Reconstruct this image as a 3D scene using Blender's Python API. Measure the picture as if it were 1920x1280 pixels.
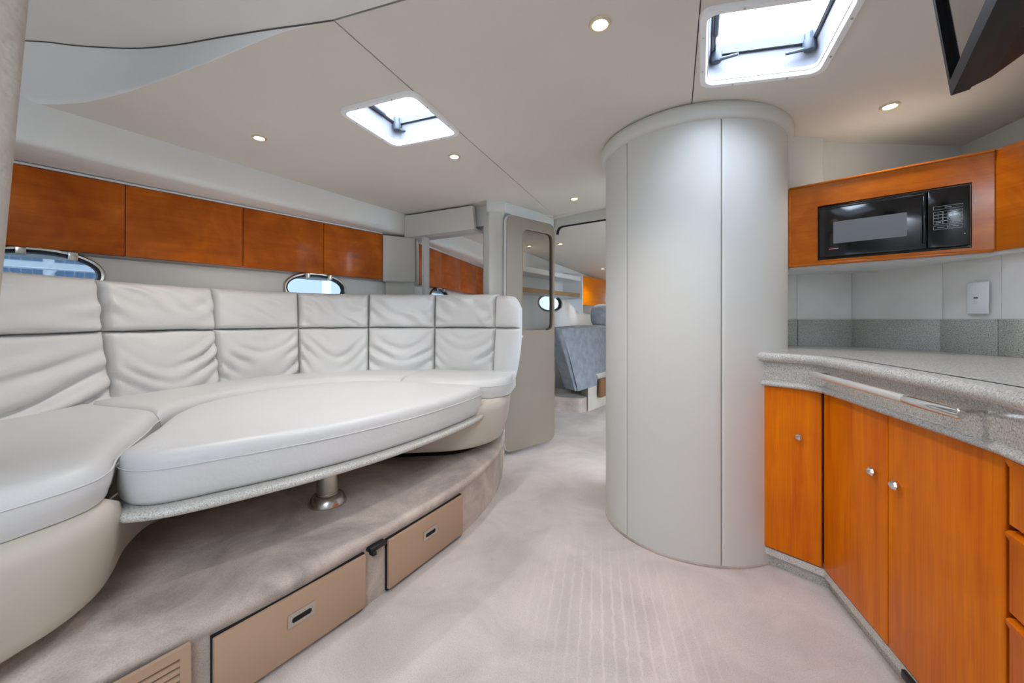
import bpy, bmesh, math, random
from mathutils import Vector, Matrix, noise
from mathutils.geometry import tessellate_polygon

for _o in list(bpy.data.objects):
    bpy.data.objects.remove(_o, do_unlink=True)
SC = bpy.context.scene
COL = SC.collection
R = math.radians
random.seed(7)

# ---------------------------------------------------------------- camera, world, exposure
EYE = 1.03
cam_d = bpy.data.cameras.new('camera')
cam_d.lens = 14.0
cam_d.sensor_width = 36.0
cam_d.shift_y = -40.0 / 1920.0
cam_d.clip_start = 0.02
cam = bpy.data.objects.new('camera', cam_d)
cam.location = (0, 0, EYE)
cam.rotation_euler = (R(90), 0, 0)
COL.objects.link(cam)
SC.camera = cam

w = bpy.data.worlds.new('overcast_sky')
SC.world = w
w.use_nodes = True
bg = w.node_tree.nodes['Background']
bg.inputs[0].default_value = (0.79, 0.90, 1.06, 1)
bg.inputs[1].default_value = 14.0

SC.view_settings.view_transform = 'Standard'
SC.view_settings.look = 'None'
SC.view_settings.gamma = 1.0
SC.view_settings.use_curve_mapping = False
SC.view_settings.exposure = 0.48
SC.cycles.use_denoising = True
SC.cycles.use_adaptive_sampling = True
SC.cycles.adaptive_threshold = 0.03
SC.cycles.max_bounces = 7
SC.cycles.diffuse_bounces = 4
SC.cycles.transparent_max_bounces = 12

def portal(name, loc, rot, sx, sy):
    d = bpy.data.lights.new(name, 'AREA')
    d.shape = 'RECTANGLE'; d.size = sx; d.size_y = sy
    d.cycles.is_portal = True
    o = bpy.data.objects.new(name, d)
    o.location = loc; o.rotation_euler = rot
    COL.objects.link(o)
    return o
portal('companionway_daylight', (-0.15, -1.02, 2.16), (0, 0, 0), .92, .78)  # unseen companionway opening, placed and sized to light the left seat

# ---------------------------------------------------------------- helpers
def srgb(r, g, b):
    def f(v):
        v /= 255.0
        return v / 12.92 if v <= 0.04045 else ((v + 0.055) / 1.055) ** 2.4
    return (f(r), f(g), f(b), 1)

class MB:
    """collects one mesh"""
    def __init__(s):
        s.v = []; s.f = []
    def add(s, verts, faces):
        n = len(s.v)
        s.v += [tuple(p) for p in verts]
        s.f += [tuple(i + n for i in f) for f in faces]
        return s
    def bm(s, b):
        b.verts.index_update()
        return s.add([v.co[:] for v in b.verts], [[v.index for v in f.verts] for f in b.faces])
    def box(s, x0, x1, y0, y1, z0, z1, bev=0.0, seg=2):
        b = bmesh.new()
        bmesh.ops.create_cube(b, size=1.0)
        for v in b.verts:
            v.co = Vector(((x0 + x1) / 2 + v.co.x * (x1 - x0), (y0 + y1) / 2 + v.co.y * (y1 - y0), (z0 + z1) / 2 + v.co.z * (z1 - z0)))
        if bev > 0:
            bmesh.ops.bevel(b, geom=b.edges[:], offset=bev, segments=seg, affect='EDGES', profile=0.5)
        s.bm(b); b.free()
        return s
    def prism(s, poly, z0, z1, axis='z'):
        n = len(poly)
        tri = tessellate_polygon([[Vector((p[0], p[1], 0)) for p in poly]])
        def P(p, z):
            if axis == 'z': return (p[0], p[1], z)
            if axis == 'y': return (p[0], z, p[1])
            return (z, p[0], p[1])
        v = [P(p, z0) for p in poly] + [P(p, z1) for p in poly]
        f = [tuple(t) for t in tri] + [tuple(i + n for i in t) for t in tri]
        f += [(i, (i + 1) % n, (i + 1) % n + n, i + n) for i in range(n)]
        return s.add(v, f)
    def plate(s, outer, holes, y0, y1, fn=None):
        """polygon in (x, z) with holes, thick along y; fn maps (x, y, z)"""
        loops = [outer] + holes
        flat = [p for l in loops for p in l]
        tri = tessellate_polygon([[Vector((p[0], p[1], 0)) for p in l] for l in loops])
        n = len(flat)
        fn = fn or (lambda x, y, z: (x, y, z))
        v = [fn(p[0], y0, p[1]) for p in flat] + [fn(p[0], y1, p[1]) for p in flat]
        f = [tuple(t) for t in tri] + [tuple(i + n for i in reversed(t)) for t in tri]
        k = 0
        for l in loops:
            m = len(l)
            f += [(k + i, k + (i + 1) % m, k + (i + 1) % m + n, k + i + n) for i in range(m)]
            k += m
        return s.add(v, f)
    def tube(s, pts, r, n=8, closed=False):
        pts = [Vector(p) for p in pts]
        m = len(pts); v = []; f = []
        rr = r if isinstance(r, (list, tuple)) else [r] * m
        ref = Vector((0, 0, 1))
        for i, p in enumerate(pts):
            a = pts[(i - 1) % m] if (closed or i > 0) else p
            b = pts[(i + 1) % m] if (closed or i < m - 1) else p
            t = (b - a).normalized()
            u = t.cross(ref)
            if u.length < 1e-3: u = t.cross(Vector((1, 0, 0)))
            u.normalize(); w_ = u.cross(t)
            for k in range(n):
                an = 2 * math.pi * k / n
                v.append(p + (u * math.cos(an) + w_ * math.sin(an)) * rr[i])
        for i in range(m if closed else m - 1):
            j = (i + 1) % m
            for k in range(n):
                f.append((i * n + k, i * n + (k + 1) % n, j * n + (k + 1) % n, j * n + k))
        if not closed:
            f.append(tuple(range(n))); f.append(tuple((m - 1) * n + k for k in range(n)))
        return s.add(v, f)
    def lathe(s, prof, n=32, c=(0, 0, 0), a0=0, a1=360, axis='z', cap=False):
        full = abs(a1 - a0) >= 359.9
        m = n if full else n + 1
        v = []; f = []
        for i in range(m):
            an = R(a0 + (a1 - a0) * i / n)
            for (r, z) in prof:
                p = (r * math.cos(an), r * math.sin(an), z)
                if axis == 'y': p = (p[0], z, p[1])
                v.append((c[0] + p[0], c[1] + p[1], c[2] + p[2]))
        q = len(prof)
        for i in range(n):
            j = (i + 1) % m
            for k in range(q - 1):
                f.append((i * q + k, j * q + k, j * q + k + 1, i * q + k + 1))
        if cap and not full:
            f.append(tuple(range(q))); f.append(tuple((m - 1) * q + k for k in range(q)))
        return s.add(v, f)
    def loft(s, loops, cap0=False, cap1=False, closed=True):
        n = len(loops[0]); v = [p for l in loops for p in l]; f = []
        for i in range(len(loops) - 1):
            for k in range(n if closed else n - 1):
                k2 = (k + 1) % n
                f.append((i * n + k, i * n + k2, (i + 1) * n + k2, (i + 1) * n + k))
        for on, l, base in ((cap0, loops[0], 0), (cap1, loops[-1], (len(loops) - 1) * n)):
            if on:
                for t in tessellate_polygon([[Vector(p) for p in l]]):
                    f.append(tuple(base + i for i in t))
        return s.add(v, f)
    def sweep(s, path, prof, closed_prof=True, caps=True, zoff=None):
        """profile (out, z) carried along an xy path; out is to the right of travel"""
        nr = normals(path)
        loops = []
        for i, (p, nn) in enumerate(zip(path, nr)):
            dz = zoff[i] if zoff else 0
            loops.append([(p[0] + nn[0] * o, p[1] + nn[1] * o, z + dz) for (o, z) in prof])
        return s.loft(loops, caps and closed_prof, caps and closed_prof, closed_prof)
    def grid(s, fn, nu, nv):
        v = [fn(i / nu, j / nv) for i in range(nu + 1) for j in range(nv + 1)]
        f = [(i * (nv + 1) + j, (i + 1) * (nv + 1) + j, (i + 1) * (nv + 1) + j + 1, i * (nv + 1) + j + 1) for i in range(nu) for j in range(nv)]
        return s.add(v, f)
    def mesh(s, name, smooth=35):
        me = bpy.data.meshes.new(name)
        me.from_pydata(s.v, [], s.f)
        b = bmesh.new(); b.from_mesh(me)
        bmesh.ops.remove_doubles(b, verts=b.verts, dist=1e-5)
        bmesh.ops.recalc_face_normals(b, faces=b.faces)
        b.to_mesh(me); b.free()
        if smooth:
            me.shade_smooth()
            me.set_sharp_from_angle(angle=R(smooth))
        return me

def normals(path):
    n = len(path); out = []
    for i in range(n):
        ds = []
        if i > 0: ds.append((Vector(path[i]).xy - Vector(path[i - 1]).xy).normalized())
        if i < n - 1: ds.append((Vector(path[i + 1]).xy - Vector(path[i]).xy).normalized())
        ns = [Vector((d.y, -d.x)) for d in ds]
        a = sum(ns, Vector((0, 0)))
        a.normalize()
        k = 1.0 / max(0.4, a.dot(ns[0]))
        out.append((a.x * k, a.y * k))
    return out

def smooth_path(pts, n=8):
    """Catmull-Rom through the points"""
    pts = [Vector(p) for p in pts]; out = []
    for i in range(len(pts) - 1):
        p0 = pts[i - 1] if i else pts[0] * 2 - pts[1]
        p1, p2 = pts[i], pts[i + 1]
        p3 = pts[i + 2] if i + 2 < len(pts) else pts[-1] * 2 - pts[-2]
        for k in range(n):
            t = k / n
            out.append(tuple(0.5 * ((2 * p1) + (p2 - p0) * t + (2 * p0 - 5 * p1 + 4 * p2 - p3) * t * t + (3 * p1 - p0 - 3 * p2 + p3) * t ** 3)))
    out.append(tuple(pts[-1]))
    return out

def smooth_loop(pts, n=6):
    pts = [Vector(p) for p in pts]; m = len(pts); out = []
    for i in range(m):
        p0, p1, p2, p3 = pts[i - 1], pts[i], pts[(i + 1) % m], pts[(i + 2) % m]
        for k in range(n):
            t = k / n
            out.append(tuple(0.5 * ((2 * p1) + (p2 - p0) * t + (2 * p0 - 5 * p1 + 4 * p2 - p3) * t * t + (3 * p1 - p0 - 3 * p2 + p3) * t ** 3)))
    return out

class Path:
    """arc-length lookup on a polyline"""
    def __init__(s, pts):
        s.p = [Vector(p).to_2d() if len(p) > 2 else Vector(p) for p in pts]
        s.l = [0]
        for a, b in zip(s.p, s.p[1:]): s.l.append(s.l[-1] + (b - a).length)
        s.L = s.l[-1]
        s.n = [Vector(n) .normalized() for n in normals([tuple(p) for p in s.p])]
    def at(s, d):
        d = min(max(d, 0), s.L)
        for i in range(len(s.p) - 1):
            if d <= s.l[i + 1] or i == len(s.p) - 2:
                t = (d - s.l[i]) / max(1e-9, s.l[i + 1] - s.l[i])
                return s.p[i].lerp(s.p[i + 1], t), s.n[i].lerp(s.n[i + 1], t).normalized()
    def where(s, k):
        """arc length at which x / y first passes the bearing k"""
        for i in range(len(s.p) - 1):
            a = s.p[i].x - k * s.p[i].y; b = s.p[i + 1].x - k * s.p[i + 1].y
            if a <= 0 <= b:
                return s.l[i] + (s.l[i + 1] - s.l[i]) * (-a / max(1e-9, b - a))
        return s.L

def round_poly(pts, r, n=5):
    out = []; m = len(pts)
    for i in range(m):
        p = Vector(pts[i]).to_2d() if len(pts[i]) > 2 else Vector(pts[i])
        a = Vector(pts[i - 1]) - p; b = Vector(pts[(i + 1) % m]) - p
        ra = min(r, a.length * .45, b.length * .45)
        a = p + a.normalized() * ra; b = p + b.normalized() * ra
        for k in range(n + 1):
            t = k / n
            out.append(tuple(a * (1 - t) ** 2 + p * 2 * t * (1 - t) + b * t * t))
    return out

def rrect(x0, x1, z0, z1, r, n=4):
    return round_poly([(x0, z0), (x1, z0), (x1, z1), (x0, z1)], r, n)

def ellipse(cx, cz, a, b, n=40, p=2.0):
    out = []
    for k in range(n):
        t = 2 * math.pi * k / n
        c, s_ = math.cos(t), math.sin(t)
        out.append((cx + a * math.copysign(abs(c) ** (2 / p), c), cz + b * math.copysign(abs(s_) ** (2 / p), s_)))
    return out

def scale_poly(poly, k, d=None):
    c = sum((Vector(p) for p in poly), Vector((0, 0))) / len(poly)
    if d is not None:
        return [tuple(Vector(p) - (Vector(p) - c).normalized() * d) for p in poly]
    return [tuple(c + (Vector(p) - c) * k) for p in poly]

def inset_loop(poly, d):
    """move a closed loop inwards by d along its own normals (loop may run either way)"""
    m = len(poly)
    area = sum(poly[i][0] * poly[(i + 1) % m][1] - poly[(i + 1) % m][0] * poly[i][1] for i in range(m))
    sg = 1 if area > 0 else -1
    out = []
    for i in range(m):
        t = Vector(poly[(i + 1) % m]) - Vector(poly[i - 1])
        t.normalize()
        out.append((poly[i][0] - t.y * d * sg, poly[i][1] + t.x * d * sg))
    return out

def tag(o, label=None, cat=None, group=None, kind=None):
    if label: o['label'] = label
    if cat: o['category'] = cat
    if group: o['group'] = group
    if kind: o['kind'] = kind
    return o

def link(name, data, parent=None, loc=(0, 0, 0), rz=0):
    o = bpy.data.objects.new(name, data)
    COL.objects.link(o)
    o.location = loc
    if rz: o.rotation_euler = (0, 0, rz)
    if parent: o.parent = parent
    return o

def thing(name, label, cat, loc=(0, 0, 0), rz=0, group=None, kind=None):
    return tag(link(name, None, None, loc, rz), label, cat, group, kind)

def part(name, mb, mat, parent, label=None, smooth=35, loc=(0, 0, 0)):
    me = mb.mesh(name, smooth) if isinstance(mb, MB) else mb
    if not me.materials: me.materials.append(mat)
    o = link(name, me, parent, loc)
    if label: o['label'] = label
    return o

def solo(name, mb, mat, label, cat, kind=None, group=None, smooth=35, loc=(0, 0, 0), rz=0):
    me = mb.mesh(name, smooth) if isinstance(mb, MB) else mb
    me.materials.append(mat)
    return tag(link(name, me, None, loc, rz), label, cat, group, kind)

def frame(p0, p1):
    d = Vector(p1) - Vector(p0)
    return (p0[0], p0[1]), math.atan2(d.y, d.x), d.length

# ---------------------------------------------------------------- materials
def mat(name, color, rough=0.6, metal=0.0, spec=0.5, coat=0.0, noise_scale=None, noise_amt=0.1, bump=0.0, bump_scale=200, bump_dist=0.001, sheen=0.0):
    m = bpy.data.materials.new(name); m.use_nodes = True
    nt = m.node_tree; b = nt.nodes['Principled BSDF']
    b.inputs['Base Color'].default_value = color
    b.inputs['Roughness'].default_value = rough
    b.inputs['Metallic'].default_value = metal
    b.inputs['Specular IOR Level'].default_value = spec
    b.inputs['Coat Weight'].default_value = coat
    b.inputs['Coat Roughness'].default_value = 0.08
    b.inputs['Sheen Weight'].default_value = sheen
    tc = nt.nodes.new('ShaderNodeTexCoord')
    if noise_scale:
        n = nt.nodes.new('ShaderNodeTexNoise'); n.inputs['Scale'].default_value = noise_scale; n.inputs['Detail'].default_value = 2
        nt.links.new(tc.outputs['Object'], n.inputs['Vector'])
        r = nt.nodes.new('ShaderNodeValToRGB')
        r.color_ramp.elements[0].position = 0.3; r.color_ramp.elements[1].position = 0.7
        r.color_ramp.elements[0].color = tuple(c * (1 - noise_amt) for c in color[:3]) + (1,)
        r.color_ramp.elements[1].color = tuple(min(1, c * (1 + noise_amt)) for c in color[:3]) + (1,)
        nt.links.new(n.outputs['Fac'], r.inputs['Fac']); nt.links.new(r.outputs['Color'], b.inputs['Base Color'])
    if bump:
        n2 = nt.nodes.new('ShaderNodeTexNoise'); n2.inputs['Scale'].default_value = bump_scale; n2.inputs['Detail'].default_value = 1
        nt.links.new(tc.outputs['Object'], n2.inputs['Vector'])
        bp = nt.nodes.new('ShaderNodeBump'); bp.inputs['Strength'].default_value = bump; bp.inputs['Distance'].default_value = bump_dist
        nt.links.new(n2.outputs['Fac'], bp.inputs['Height']); nt.links.new(bp.outputs['Normal'], b.inputs['Normal'])
    return m

def wood(name, dark, light, axis='x', rough=0.28, coat=0.6, blotch=0.5):
    m = bpy.data.materials.new(name); m.use_nodes = True
    nt = m.node_tree; L = nt.links.new; N = nt.nodes.new
    b = nt.nodes['Principled BSDF']
    b.inputs['Specular IOR Level'].default_value = 0.18
    b.inputs['Roughness'].default_value = rough; b.inputs['Coat Weight'].default_value = coat; b.inputs['Coat Roughness'].default_value = 0.12
    tc = N('ShaderNodeTexCoord'); oi = N('ShaderNodeObjectInfo')
    add = N('ShaderNodeVectorMath'); add.operation = 'ADD'
    mul = N('ShaderNodeMath'); mul.operation = 'MULTIPLY'; mul.inputs[1].default_value = 37.0
    L(oi.outputs['Random'], mul.inputs[0]); L(tc.outputs['Object'], add.inputs[0]); L(mul.outputs[0], add.inputs[1])
    mp = N('ShaderNodeMapping'); mp.inputs['Scale'].default_value = {'x': (1.2, 12, 12), 'z': (12, 12, 1.0)}[axis]
    L(add.outputs[0], mp.inputs['Vector'])
    n1 = N('ShaderNodeTexNoise'); n1.inputs['Scale'].default_value = 2.2; n1.inputs['Detail'].default_value = 6; n1.inputs['Distortion'].default_value = 0.6
    L(mp.outputs[0], n1.inputs['Vector'])
    mp2 = N('ShaderNodeMapping'); mp2.inputs['Scale'].default_value = {'x': (2, 90, 90), 'z': (90, 90, 2)}[axis]
    L(add.outputs[0], mp2.inputs['Vector'])
    n2 = N('ShaderNodeTexNoise'); n2.inputs['Scale'].default_value = 2.5; n2.inputs['Detail'].default_value = 3
    L(mp2.outputs[0], n2.inputs['Vector'])
    n3 = N('ShaderNodeTexNoise'); n3.inputs['Scale'].default_value = 4.5; n3.inputs['Detail'].default_value = 6; n3.inputs['Roughness'].default_value = 0.6; n3.inputs['Distortion'].default_value = 0.8
    L(add.outputs[0], n3.inputs['Vector'])
    mx = N('ShaderNodeMix'); mx.inputs[0].default_value = 0.3
    L(n1.outputs['Fac'], mx.inputs[2]); L(n2.outputs['Fac'], mx.inputs[3])
    mx2 = N('ShaderNodeMix'); mx2.inputs[0].default_value = blotch * 0.6
    L(mx.outputs[0], mx2.inputs[2]); L(n3.outputs['Fac'], mx2.inputs[3])
    r = N('ShaderNodeValToRGB'); r.color_ramp.elements[0].position = 0.34; r.color_ramp.elements[1].position = 0.66
    r.color_ramp.elements[0].color = dark; r.color_ramp.elements[1].color = light
    L(mx2.outputs[0], r.inputs['Fac']); L(r.outputs['Color'], b.inputs['Base Color'])
    return m

def speckle(name, base, dark, light, scale=260, rough=0.3):
    m = bpy.data.materials.new(name); m.use_nodes = True
    nt = m.node_tree; L = nt.links.new; N = nt.nodes.new
    b = nt.nodes['Principled BSDF']; b.inputs['Roughness'].default_value = rough
    tc = N('ShaderNodeTexCoord')
    n = N('ShaderNodeTexNoise'); n.inputs['Scale'].default_value = scale; n.inputs['Detail'].default_value = 2
    L(tc.outputs['Object'], n.inputs['Vector'])
    r = N('ShaderNodeValToRGB'); e = r.color_ramp.elements
    e[0].position = 0.34; e[0].color = dark; e[1].position = 0.66; e[1].color = light
    k = e.new(0.46); k.color = base; k = e.new(0.56); k.color = base
    L(n.outputs['Fac'], r.inputs['Fac']); L(r.outputs['Color'], b.inputs['Base Color'])
    return m

def carpet(name, base, amt=0.16, lines=False):
    m = bpy.data.materials.new(name); m.use_nodes = True
    nt = m.node_tree; L = nt.links.new; N = nt.nodes.new
    b = nt.nodes['Principled BSDF']; b.inputs['Roughness'].default_value = 0.95; b.inputs['Specular IOR Level'].default_value = 0.1
    b.inputs['Sheen Weight'].default_value = 0.15
    tc = N('ShaderNodeTexCoord')
    n = N('ShaderNodeTexNoise'); n.inputs['Scale'].default_value = 3.2; n.inputs['Detail'].default_value = 5; n.inputs['Roughness'].default_value = 0.62; n.inputs['Distortion'].default_value = 0.7
    L(tc.outputs['Object'], n.inputs['Vector'])
    r = N('ShaderNodeValToRGB'); e = r.color_ramp.elements
    e[0].position = 0.33; e[0].color = tuple(c * (1 - amt) for c in base[:3]) + (1,)
    e[1].position = 0.67; e[1].color = tuple(min(1, c * (1 + amt)) for c in base[:3]) + (1,)
    L(n.outputs['Fac'], r.inputs['Fac'])
    col = r.outputs['Color']
    n2 = N('ShaderNodeTexNoise'); n2.inputs['Scale'].default_value = 260; n2.inputs['Detail'].default_value = 3
    L(tc.outputs['Object'], n2.inputs['Vector'])
    mx = N('ShaderNodeMix'); mx.data_type = 'RGBA'; mx.blend_type = 'MULTIPLY'; mx.inputs[0].default_value = 0.35
    L(col, mx.inputs[6])
    rr = N('ShaderNodeValToRGB'); rr.color_ramp.elements[0].position = 0.3; rr.color_ramp.elements[1].position = 0.6
    rr.color_ramp.elements[0].color = (0.55, 0.53, 0.5, 1); rr.color_ramp.elements[1].color = (1, 1, 1, 1)
    L(n2.outputs['Fac'], rr.inputs['Fac']); L(rr.outputs['Color'], mx.inputs[7])
    col = mx.outputs[2]
    if lines:
        # combed pile: pale rows left by a carpet rake near the column
        mp = N('ShaderNodeMapping'); mp.inputs['Rotation'].default_value = (0, 0, R(12))
        L(tc.outputs['Object'], mp.inputs['Vector'])
        wv = N('ShaderNodeTexWave'); wv.inputs['Scale'].default_value = 8.5; wv.inputs['Distortion'].default_value = 1.4; wv.inputs['Detail'].default_value = 2; wv.inputs['Detail Scale'].default_value = 3
        L(mp.outputs[0], wv.inputs['Vector'])
        wr = N('ShaderNodeValToRGB'); wr.color_ramp.elements[0].position = 0.78; wr.color_ramp.elements[1].position = 1.0
        L(wv.outputs['Fac'], wr.inputs['Fac'])
        mp2 = N('ShaderNodeMapping'); mp2.inputs['Location'].default_value = (-0.95, -2.4, 0); mp2.inputs['Scale'].default_value = (2.6, 1.75, 1)
        L(tc.outputs['Object'], mp2.inputs['Vector'])
        gr = N('ShaderNodeTexGradient'); gr.gradient_type = 'SPHERICAL'
        L(mp2.outputs[0], gr.inputs['Vector'])
        mm = N('ShaderNodeMath'); mm.operation = 'MULTIPLY'; L(wr.outputs['Color'], mm.inputs[0]); L(gr.outputs['Fac'], mm.inputs[1])
        m3 = N('ShaderNodeMath'); m3.operation = 'MULTIPLY'; m3.inputs[1].default_value = 0.42; L(mm.outputs[0], m3.inputs[0])
        mx2 = N('ShaderNodeMix'); mx2.data_type = 'RGBA'
        L(m3.outputs[0], mx2.inputs[0]); L(col, mx2.inputs[6]); mx2.inputs[7].default_value = tuple(min(1, c * 1.35) for c in base[:3]) + (1,)
        col = mx2.outputs[2]
    L(col, b.inputs['Base Color'])
    bp = N('ShaderNodeBump'); bp.inputs['Strength'].default_value = 0.6; bp.inputs['Distance'].default_value = 0.004
    L(n2.outputs['Fac'], bp.inputs['Height']); L(bp.outputs['Normal'], b.inputs['Normal'])
    return m

def glass_thin(name, tint, gloss=0.06, rough=0.02):
    m = bpy.data.materials.new(name); m.use_nodes = True
    nt = m.node_tree; L = nt.links.new; N = nt.nodes.new
    nt.nodes.remove(nt.nodes['Principled BSDF'])
    t = N('ShaderNodeBsdfTransparent'); t.inputs[0].default_value = tint
    g = N('ShaderNodeBsdfGlossy'); g.inputs['Roughness'].default_value = rough
    lw = N('ShaderNodeLayerWeight'); lw.inputs['Blend'].default_value = 0.5
    pw = N('ShaderNodeMath'); pw.operation = 'POWER'; pw.inputs[1].default_value = 5.0
    f = N('ShaderNodeMath'); f.operation = 'MULTIPLY_ADD'; f.inputs[1].default_value = 0.8; f.inputs[2].default_value = 0.03
    L(lw.outputs['Facing'], pw.inputs[0]); L(pw.outputs[0], f.inputs[0])
    mx = N('ShaderNodeMixShader')
    L(f.outputs[0], mx.inputs[0]); L(t.outputs[0], mx.inputs[1]); L(g.outputs[0], mx.inputs[2])
    L(mx.outputs[0], nt.nodes['Material Output'].inputs[0])
    return m

def emit(name, color, strength):
    m = bpy.data.materials.new(name); m.use_nodes = True
    b = m.node_tree.nodes['Principled BSDF']
    b.inputs['Base Color'].default_value = (0.9, 0.85, 0.7, 1)
    b.inputs['Emission Color'].default_value = color
    b.inputs['Emission Strength'].default_value = strength
    return m

M = {}
M['sofa'] = mat('cream_leather', srgb(219, 219, 218), 0.42, spec=0.45, bump=0.25, bump_scale=90, bump_dist=0.0015, noise_scale=2.0, noise_amt=0.03)
M['sofa_base'] = mat('cream_vinyl', srgb(205, 196, 182), 0.45, spec=0.4, noise_scale=2, noise_amt=0.03)
M['vinyl'] = mat('white_wall_vinyl', srgb(222, 222, 217), 0.5, spec=0.35)
M['ceiling'] = mat('taupe_ceiling_vinyl', srgb(228, 221, 211), 0.6, spec=0.3, noise_scale=1.6, noise_amt=0.03)
M['aft_ceiling'] = mat('grey_ceiling_vinyl', srgb(236, 233, 229), 0.6, spec=0.3, noise_scale=1.6, noise_amt=0.03)
M['soffit'] = mat('bright_white_vinyl', srgb(242, 243, 241), 0.45, spec=0.35)
M['cove'] = mat('white_cove_vinyl', srgb(248, 248, 247), 0.5, spec=0.35)
M['seam'] = mat('dark_seam', srgb(92, 88, 82), 0.9)
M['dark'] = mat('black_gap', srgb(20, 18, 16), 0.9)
M['carpet'] = carpet('pale_taupe_carpet', srgb(212, 200, 192), 0.12, lines=True)
M['carpet_step'] = carpet('taupe_step_carpet', srgb(198, 184, 172), 0.34)
M['drawer'] = mat('tan_laminate', srgb(182, 152, 126), 0.42, spec=0.4)
M['steel'] = mat('brushed_steel', srgb(205, 200, 192), 0.25, metal=1.0)
M['chrome'] = mat('polished_chrome', srgb(225, 225, 225), 0.08, metal=1.0)
M['wood'] = wood('cherry_veneer_lying_grain', srgb(158, 70, 5), srgb(218, 114, 26), 'x', rough=0.36, coat=0.12, blotch=1.1)
M['wood_mw'] = wood('glossy_cherry_veneer', srgb(164, 76, 4), srgb(214, 122, 28), 'x', rough=0.25, coat=0.3, blotch=1.0)
M['wood_low'] = wood('lit_cherry_veneer', srgb(206, 92, 0), srgb(242, 136, 0), 'z', rough=0.38, coat=0.06, blotch=0.35)  # same cherry as the lockers; its stronger light is put into this tone
M['stone'] = speckle('grey_speckled_solid_surface', srgb(196, 193, 187), srgb(152, 149, 143), srgb(222, 220, 215), rough=0.22)
M['stone_dark'] = speckle('grey_speckled_backsplash', srgb(178, 178, 171), srgb(130, 132, 126), srgb(206, 205, 198), rough=0.2)
M['stone_light'] = speckle('pale_speckled_tabletop', srgb(206, 203, 196), srgb(160, 156, 148), srgb(226, 224, 220))
M['laminate'] = mat('pale_grey_gloss_laminate', srgb(236, 233, 230), 0.18, spec=0.5, noise_scale=8, noise_amt=0.04)
M['white_plastic'] = mat('white_plastic', srgb(235, 236, 236), 0.35)
M['frame_white'] = mat('bright_white_plastic', srgb(252, 252, 252), 0.35)
M['white_gel'] = mat('white_gelcoat', srgb(240, 242, 245), 0.25)
M['grey_plastic'] = mat('grey_plastic', srgb(78, 86, 94), 0.4)
M['liner'] = mat('hatch_liner_gelcoat', srgb(150, 152, 160), 0.4)
M['pane'] = glass_thin('clear_acrylic', (0.97, 0.98, 1.0, 1))
M['tinted'] = glass_thin('blue_tinted_acrylic', (0.20, 0.225, 0.245, 1))
M['pale_tint'] = glass_thin('pale_tinted_acrylic', (0.34, 0.38, 0.42, 1))
M['smoked'] = glass_thin('smoked_door_glass', (0.72, 0.7, 0.67, 1))
M['mirror'] = mat('mirror_glass', (0.86, 0.87, 0.88, 1), 0.02, metal=1.0)
M['black_gloss'] = mat('gloss_black', srgb(14, 15, 17), 0.12, spec=0.6)
M['black_plastic'] = mat('black_plastic', srgb(22, 23, 25), 0.4)
M['mw_window'] = mat('grey_mesh_glass', srgb(120, 124, 130), 0.22, spec=0.6)
M['tv_black'] = mat('satin_black_plastic', srgb(20, 22, 26), 0.45, spec=0.25)
M['rail'] = mat('bright_satin_steel', srgb(236, 234, 230), 0.32, metal=0.7)
M['screen'] = mat('dark_screen_glass', srgb(10, 11, 13), 0.03, spec=0.9, coat=1.0)
M['door'] = mat('beige_door_laminate', srgb(134, 122, 106), 0.4, noise_scale=3, noise_amt=0.05)  # shade on the door face is put into this darker tone
M['print'] = mat('pale_key_print', srgb(176, 186, 196), 0.5)
M['pink'] = mat('pink_print', srgb(214, 92, 122), 0.5)
M['orange'] = wood('sunlit_orange_veneer', srgb(250, 126, 0), srgb(255, 156, 0), 'x', coat=0.2, blotch=0.2)  # warm light on the locker doors is put into this orange
M['quilt'] = mat('blue_grey_quilt', srgb(136, 142, 148), 0.85, noise_scale=14, noise_amt=0.16, bump=0.5, bump_scale=22, bump_dist=0.01)
M['shelfwood'] = wood('pale_tan_shelf_edge', srgb(150, 112, 70), srgb(188, 150, 104), 'x')
M['lens'] = emit('warm_lamp_lens', (1.0, 0.86, 0.62, 1), 14.0)
M['textured'] = mat('rough_cream_headliner', srgb(206, 198, 186), 0.85, noise_scale=9, noise_amt=0.12, bump=0.9, bump_scale=70, bump_dist=0.004)
M['facade'] = mat('pale_render', srgb(250, 248, 244), 0.8)
M['facade_glass'] = mat('dark_window_glass', srgb(110, 136, 160), 0.4, spec=0.3)
M['brown'] = mat('brown_leather', srgb(140, 98, 62), 0.5)

# ---------------------------------------------------------------- key lines of the cabin, in metres
CEIL = 1.94
E1 = Vector((0.928, -0.373)); E2 = Vector((0.373, 0.928))           # athwartships, fore-and-aft
C0, C1 = (-2.29, 1.83), (-1.097, 3.336)                                # port overhead lockers
CD = (Vector(C1) - Vector(C0)).normalized(); CN = Vector((-CD.y, CD.x))
COLC = Vector((0.922, 2.072)); COLR = 0.422                               # column
FACE = [(0.98, 1.773), (1.187, 1.52), (1.0, 0.806), (0.80, 0.40)]      # galley fronts
BACKW = [(1.40, 2.16), (1.52, 2.125), (1.78, 2.085), (1.86, 1.72), (1.846, 1.503), (1.83, 1.10), (1.79, 0.40)]
STEP = smooth_path([(-1.13, 0.56), (-0.943, 0.855), (-0.727, 1.131), (-0.534, 1.424), (-0.254, 1.899), (-0.147, 2.17), (-0.085, 2.43), (-0.062, 2.72), (-0.062, 2.95)], 6)
SEAT_Z = 0.665

# ================================================================= STRUCTURE
solo('floor', MB().box(-3.4, 3.0, -1.2, 8.0, -0.06, 0.0), M['carpet'], 'pale taupe carpet covering the cabin floor', 'floor', 'structure', smooth=0)

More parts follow.
